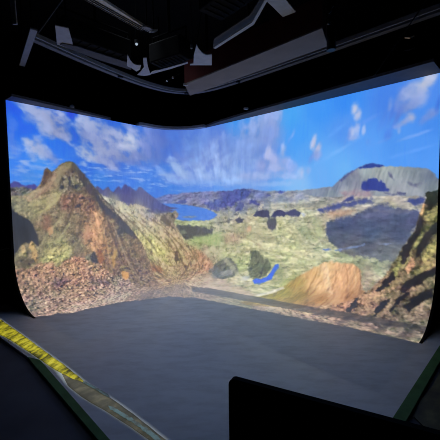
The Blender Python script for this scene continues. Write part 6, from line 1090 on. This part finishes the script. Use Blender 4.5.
# ------------------------------------------------------------------ black monitor in the foreground
mp = V(D['mon'][0])
mdir = Vector((math.cos(math.radians(-27.5)), math.sin(math.radians(-27.5)), 0))
mnor = Vector((mdir.y, -mdir.x, 0))                 # towards the camera side
MW, MH, MT = .615, .37, .014
ctr = mp + mdir * (MW / 2) + Vector((0, 0, -MH / 2 - .0075))
t = thing('monitor', (ctr.x, ctr.y, .74), 'black desktop monitor with rounded corner standing in the foreground', 'monitor')
def rounded(w, h, r, seg=8):
    out = []
    for cx, cz, a0 in ((w / 2 - r, h / 2 - r, 0), (-w / 2 + r, h / 2 - r, 90), (-w / 2 + r, -h / 2 + r, 180), (w / 2 - r, -h / 2 + r, 270)):
        for k in range(seg + 1):
            a = math.radians(a0 + 90 * k / seg)
            out.append((cx + r * math.cos(a), cz + r * math.sin(a)))
    return out
bm = bmesh.new()
add_prism(bm, [ctr + mdir * a + Vector((0, 0, b)) for a, b in rounded(MW, MH, .016)], mnor * -MT)
link('housing', bm, M_black_plastic, t)
bm = bmesh.new()
add_prism(bm, [ctr + mnor * .0005 + mdir * a + Vector((0, 0, b)) for a, b in rounded(MW - .016, MH - .022, .004)], mnor * .001)
link('panel', bm, M_black_plastic, t)
bm = bmesh.new()
c0 = ctr + mnor * -.05
add_box(bm, (c0.x, c0.y, (.755 + ctr.z) / 2), (.07, .03, ctr.z - .755), math.radians(-27.5), .006)
add_box(bm, ctr + mnor * -.034, (.12, .05, .12), math.radians(-27.5), .006)
neck = link('stand_neck', bm, M_black_plastic, t)
bm = bmesh.new()
c0 = ctr + mnor * -.03
add_box(bm, (c0.x, c0.y, .748), (.24, .18, .016), math.radians(-27.5), .004)
link('stand_base', bm, M_black_plastic, neck)
t = thing('desk', (.35, .42, FZ), 'black work desk under the monitor', 'desk')
bm = bmesh.new()
add_box(bm, (.45, .42, .725), (1.3, .62, .03), math.radians(-27.5), .004)
link('desk_top', bm, M_black_paint, t)
for a in (-.6, .6):
    for b in (-.27, .27):
        p = Vector((.45, .42, 0)) + mdir * a + mnor * b
        bm = bmesh.new()
        add_box(bm, (p.x, p.y, (.71 + FZ) / 2), (.04, .04, .71 - FZ), math.radians(-27.5))
        link('leg', bm, M_black_metal, t)

# ------------------------------------------------------------------ light: the film itself, plus one stray projector beam on the yellow strip
lp = Vector((-3.6, 1.6, 3.6))
target = Vector((-2.1, 3.5, 0))
ld = bpy.data.lights.new('stray_beam', 'SPOT')
ld.energy = 560
ld.shadow_soft_size = .0006
ld.spot_blend = .1
ld.color = (1, 1, .9)
lo_ = bpy.data.objects.new('stray_beam', ld)
COL.objects.link(lo_)
lo_.location = lp
lo_.rotation_mode = 'QUATERNION'
lo_.rotation_quaternion = (target - lp).to_track_quat('-Z', 'Y')
ML = Matrix.Translation(lp) @ lo_.rotation_quaternion.to_matrix().to_4x4()
inv = ML.inverted()
poly2 = []
for p in up[:-1] + [yl[4]] + wn[2:7] + wn[7:14] + [yl[6], yl[7], yl[8], yl[9], lo[0]]:
    v = inv @ Vector((p[0], p[1], .008))
    poly2.append((v.x / -v.z, v.y / -v.z))
ld.spot_size = 2 * math.atan(max(math.hypot(*p) for p in poly2)) + .05
# unseen plate added under the lamp; its opening cuts the beam to shape
def beam_mask_mesh():
    zc = .12
    bm = bmesh.new()
    hole = [bm.verts.new(ML @ Vector((x * zc, y * zc, -zc))) for x, y in poly2]
    R = max(math.hypot(*p) for p in poly2) * zc * 1.35
    rim = [bm.verts.new(ML @ Vector((R * math.cos(2 * math.pi * k / 32), R * math.sin(2 * math.pi * k / 32), -zc))) for k in range(32)]
    es = [bm.edges.new((hole[i], hole[(i + 1) % len(hole)])) for i in range(len(hole))]
    es += [bm.edges.new((rim[i], rim[(i + 1) % 32])) for i in range(32)]
    bmesh.ops.triangle_fill(bm, edges=es, use_beauty=True, use_dissolve=False)
    return bm
bm = beam_mask_mesh()
t = thing('projector', tuple(lp), 'small projector throwing a stray beam onto the yellow floor strip', 'projector')
plate = link('beam_mask', bm, M_black_paint, t)
sol = plate.modifiers.new('thickness', 'SOLIDIFY')
sol.thickness = .001
bm = bmesh.new()
add_box(bm, lp + Vector((0, 0, .12)), (.3, .3, .12), .8, .01)
link('case', bm, M_black_metal, t)
bm = bmesh.new()
rod_up(bm, tuple(lp + Vector((0, 0, .18))), .02)
link('hanging_pipe', bm, M_hanger, t)

# fill lamp added over the stage, out of view, to brighten the floor
wl = Vector((-1.25, 4.5, CEIL - .12))
t = thing('fill_lamp', tuple(wl), 'added fill lamp out of view, brightening the stage floor', 'lamp')
bm = bmesh.new()
add_tube(bm, [wl + Vector((0, 0, .03)), (wl.x, wl.y, CEIL)], .16, 24)
link('fill_lamp_case', bm, M_black_metal, t)
ld = bpy.data.lights.new('fill_beam', 'SPOT')
ld.energy = FILL_POWER
ld.color = (.80, .88, 1.0)
ld.shadow_soft_size = .55
ld.spot_size = math.radians(64)
ld.spot_blend = 1.0
wo = bpy.data.objects.new('fill_beam', ld)
COL.objects.link(wo)
wo.location = wl
wo.rotation_mode = 'QUATERNION'
wo.rotation_quaternion = (Vector((-.1, 4.2, 0)) - wl).to_track_quat('-Z', 'Y')

w = bpy.data.worlds.new('World')
scene.world = w
w.use_nodes = True
w.node_tree.nodes['Background'].inputs['Color'].default_value = (0, 0, 0, 1)

# ------------------------------------------------------------------ camera
cam = bpy.data.cameras.new('Camera')
cam.sensor_width = 36
cam.lens = CAM_F / 440 * 36
cam.clip_start = .02
co = bpy.data.objects.new('Camera', cam)
COL.objects.link(co)
cp, sp = math.cos(CAM_PITCH), math.sin(CAM_PITCH)
fw, up_, rt = Vector((0, cp, -sp)), Vector((0, sp, cp)), Vector((1, 0, 0))
cr, sr = math.cos(CAM_ROLL), math.sin(CAM_ROLL)
X, Y = rt * cr + up_ * sr, up_ * cr - rt * sr
Mc = Matrix((X, Y, -fw)).transposed().to_4x4()
Mc.translation = (0, 0, CAM_H)
co.matrix_world = Mc
scene.camera = co

vs = scene.view_settings
scene.display_settings.display_device = 'sRGB'
vs.view_transform = 'Standard'
vs.look = 'None'
vs.gamma = 1
vs.exposure = 0
vs.use_curve_mapping = False
scene.cycles.use_denoising = True
scene.cycles.use_adaptive_sampling = False
scene.cycles.filter_width = 1.0
scene.cycles.max_bounces = 8
scene.cycles.diffuse_bounces = 5
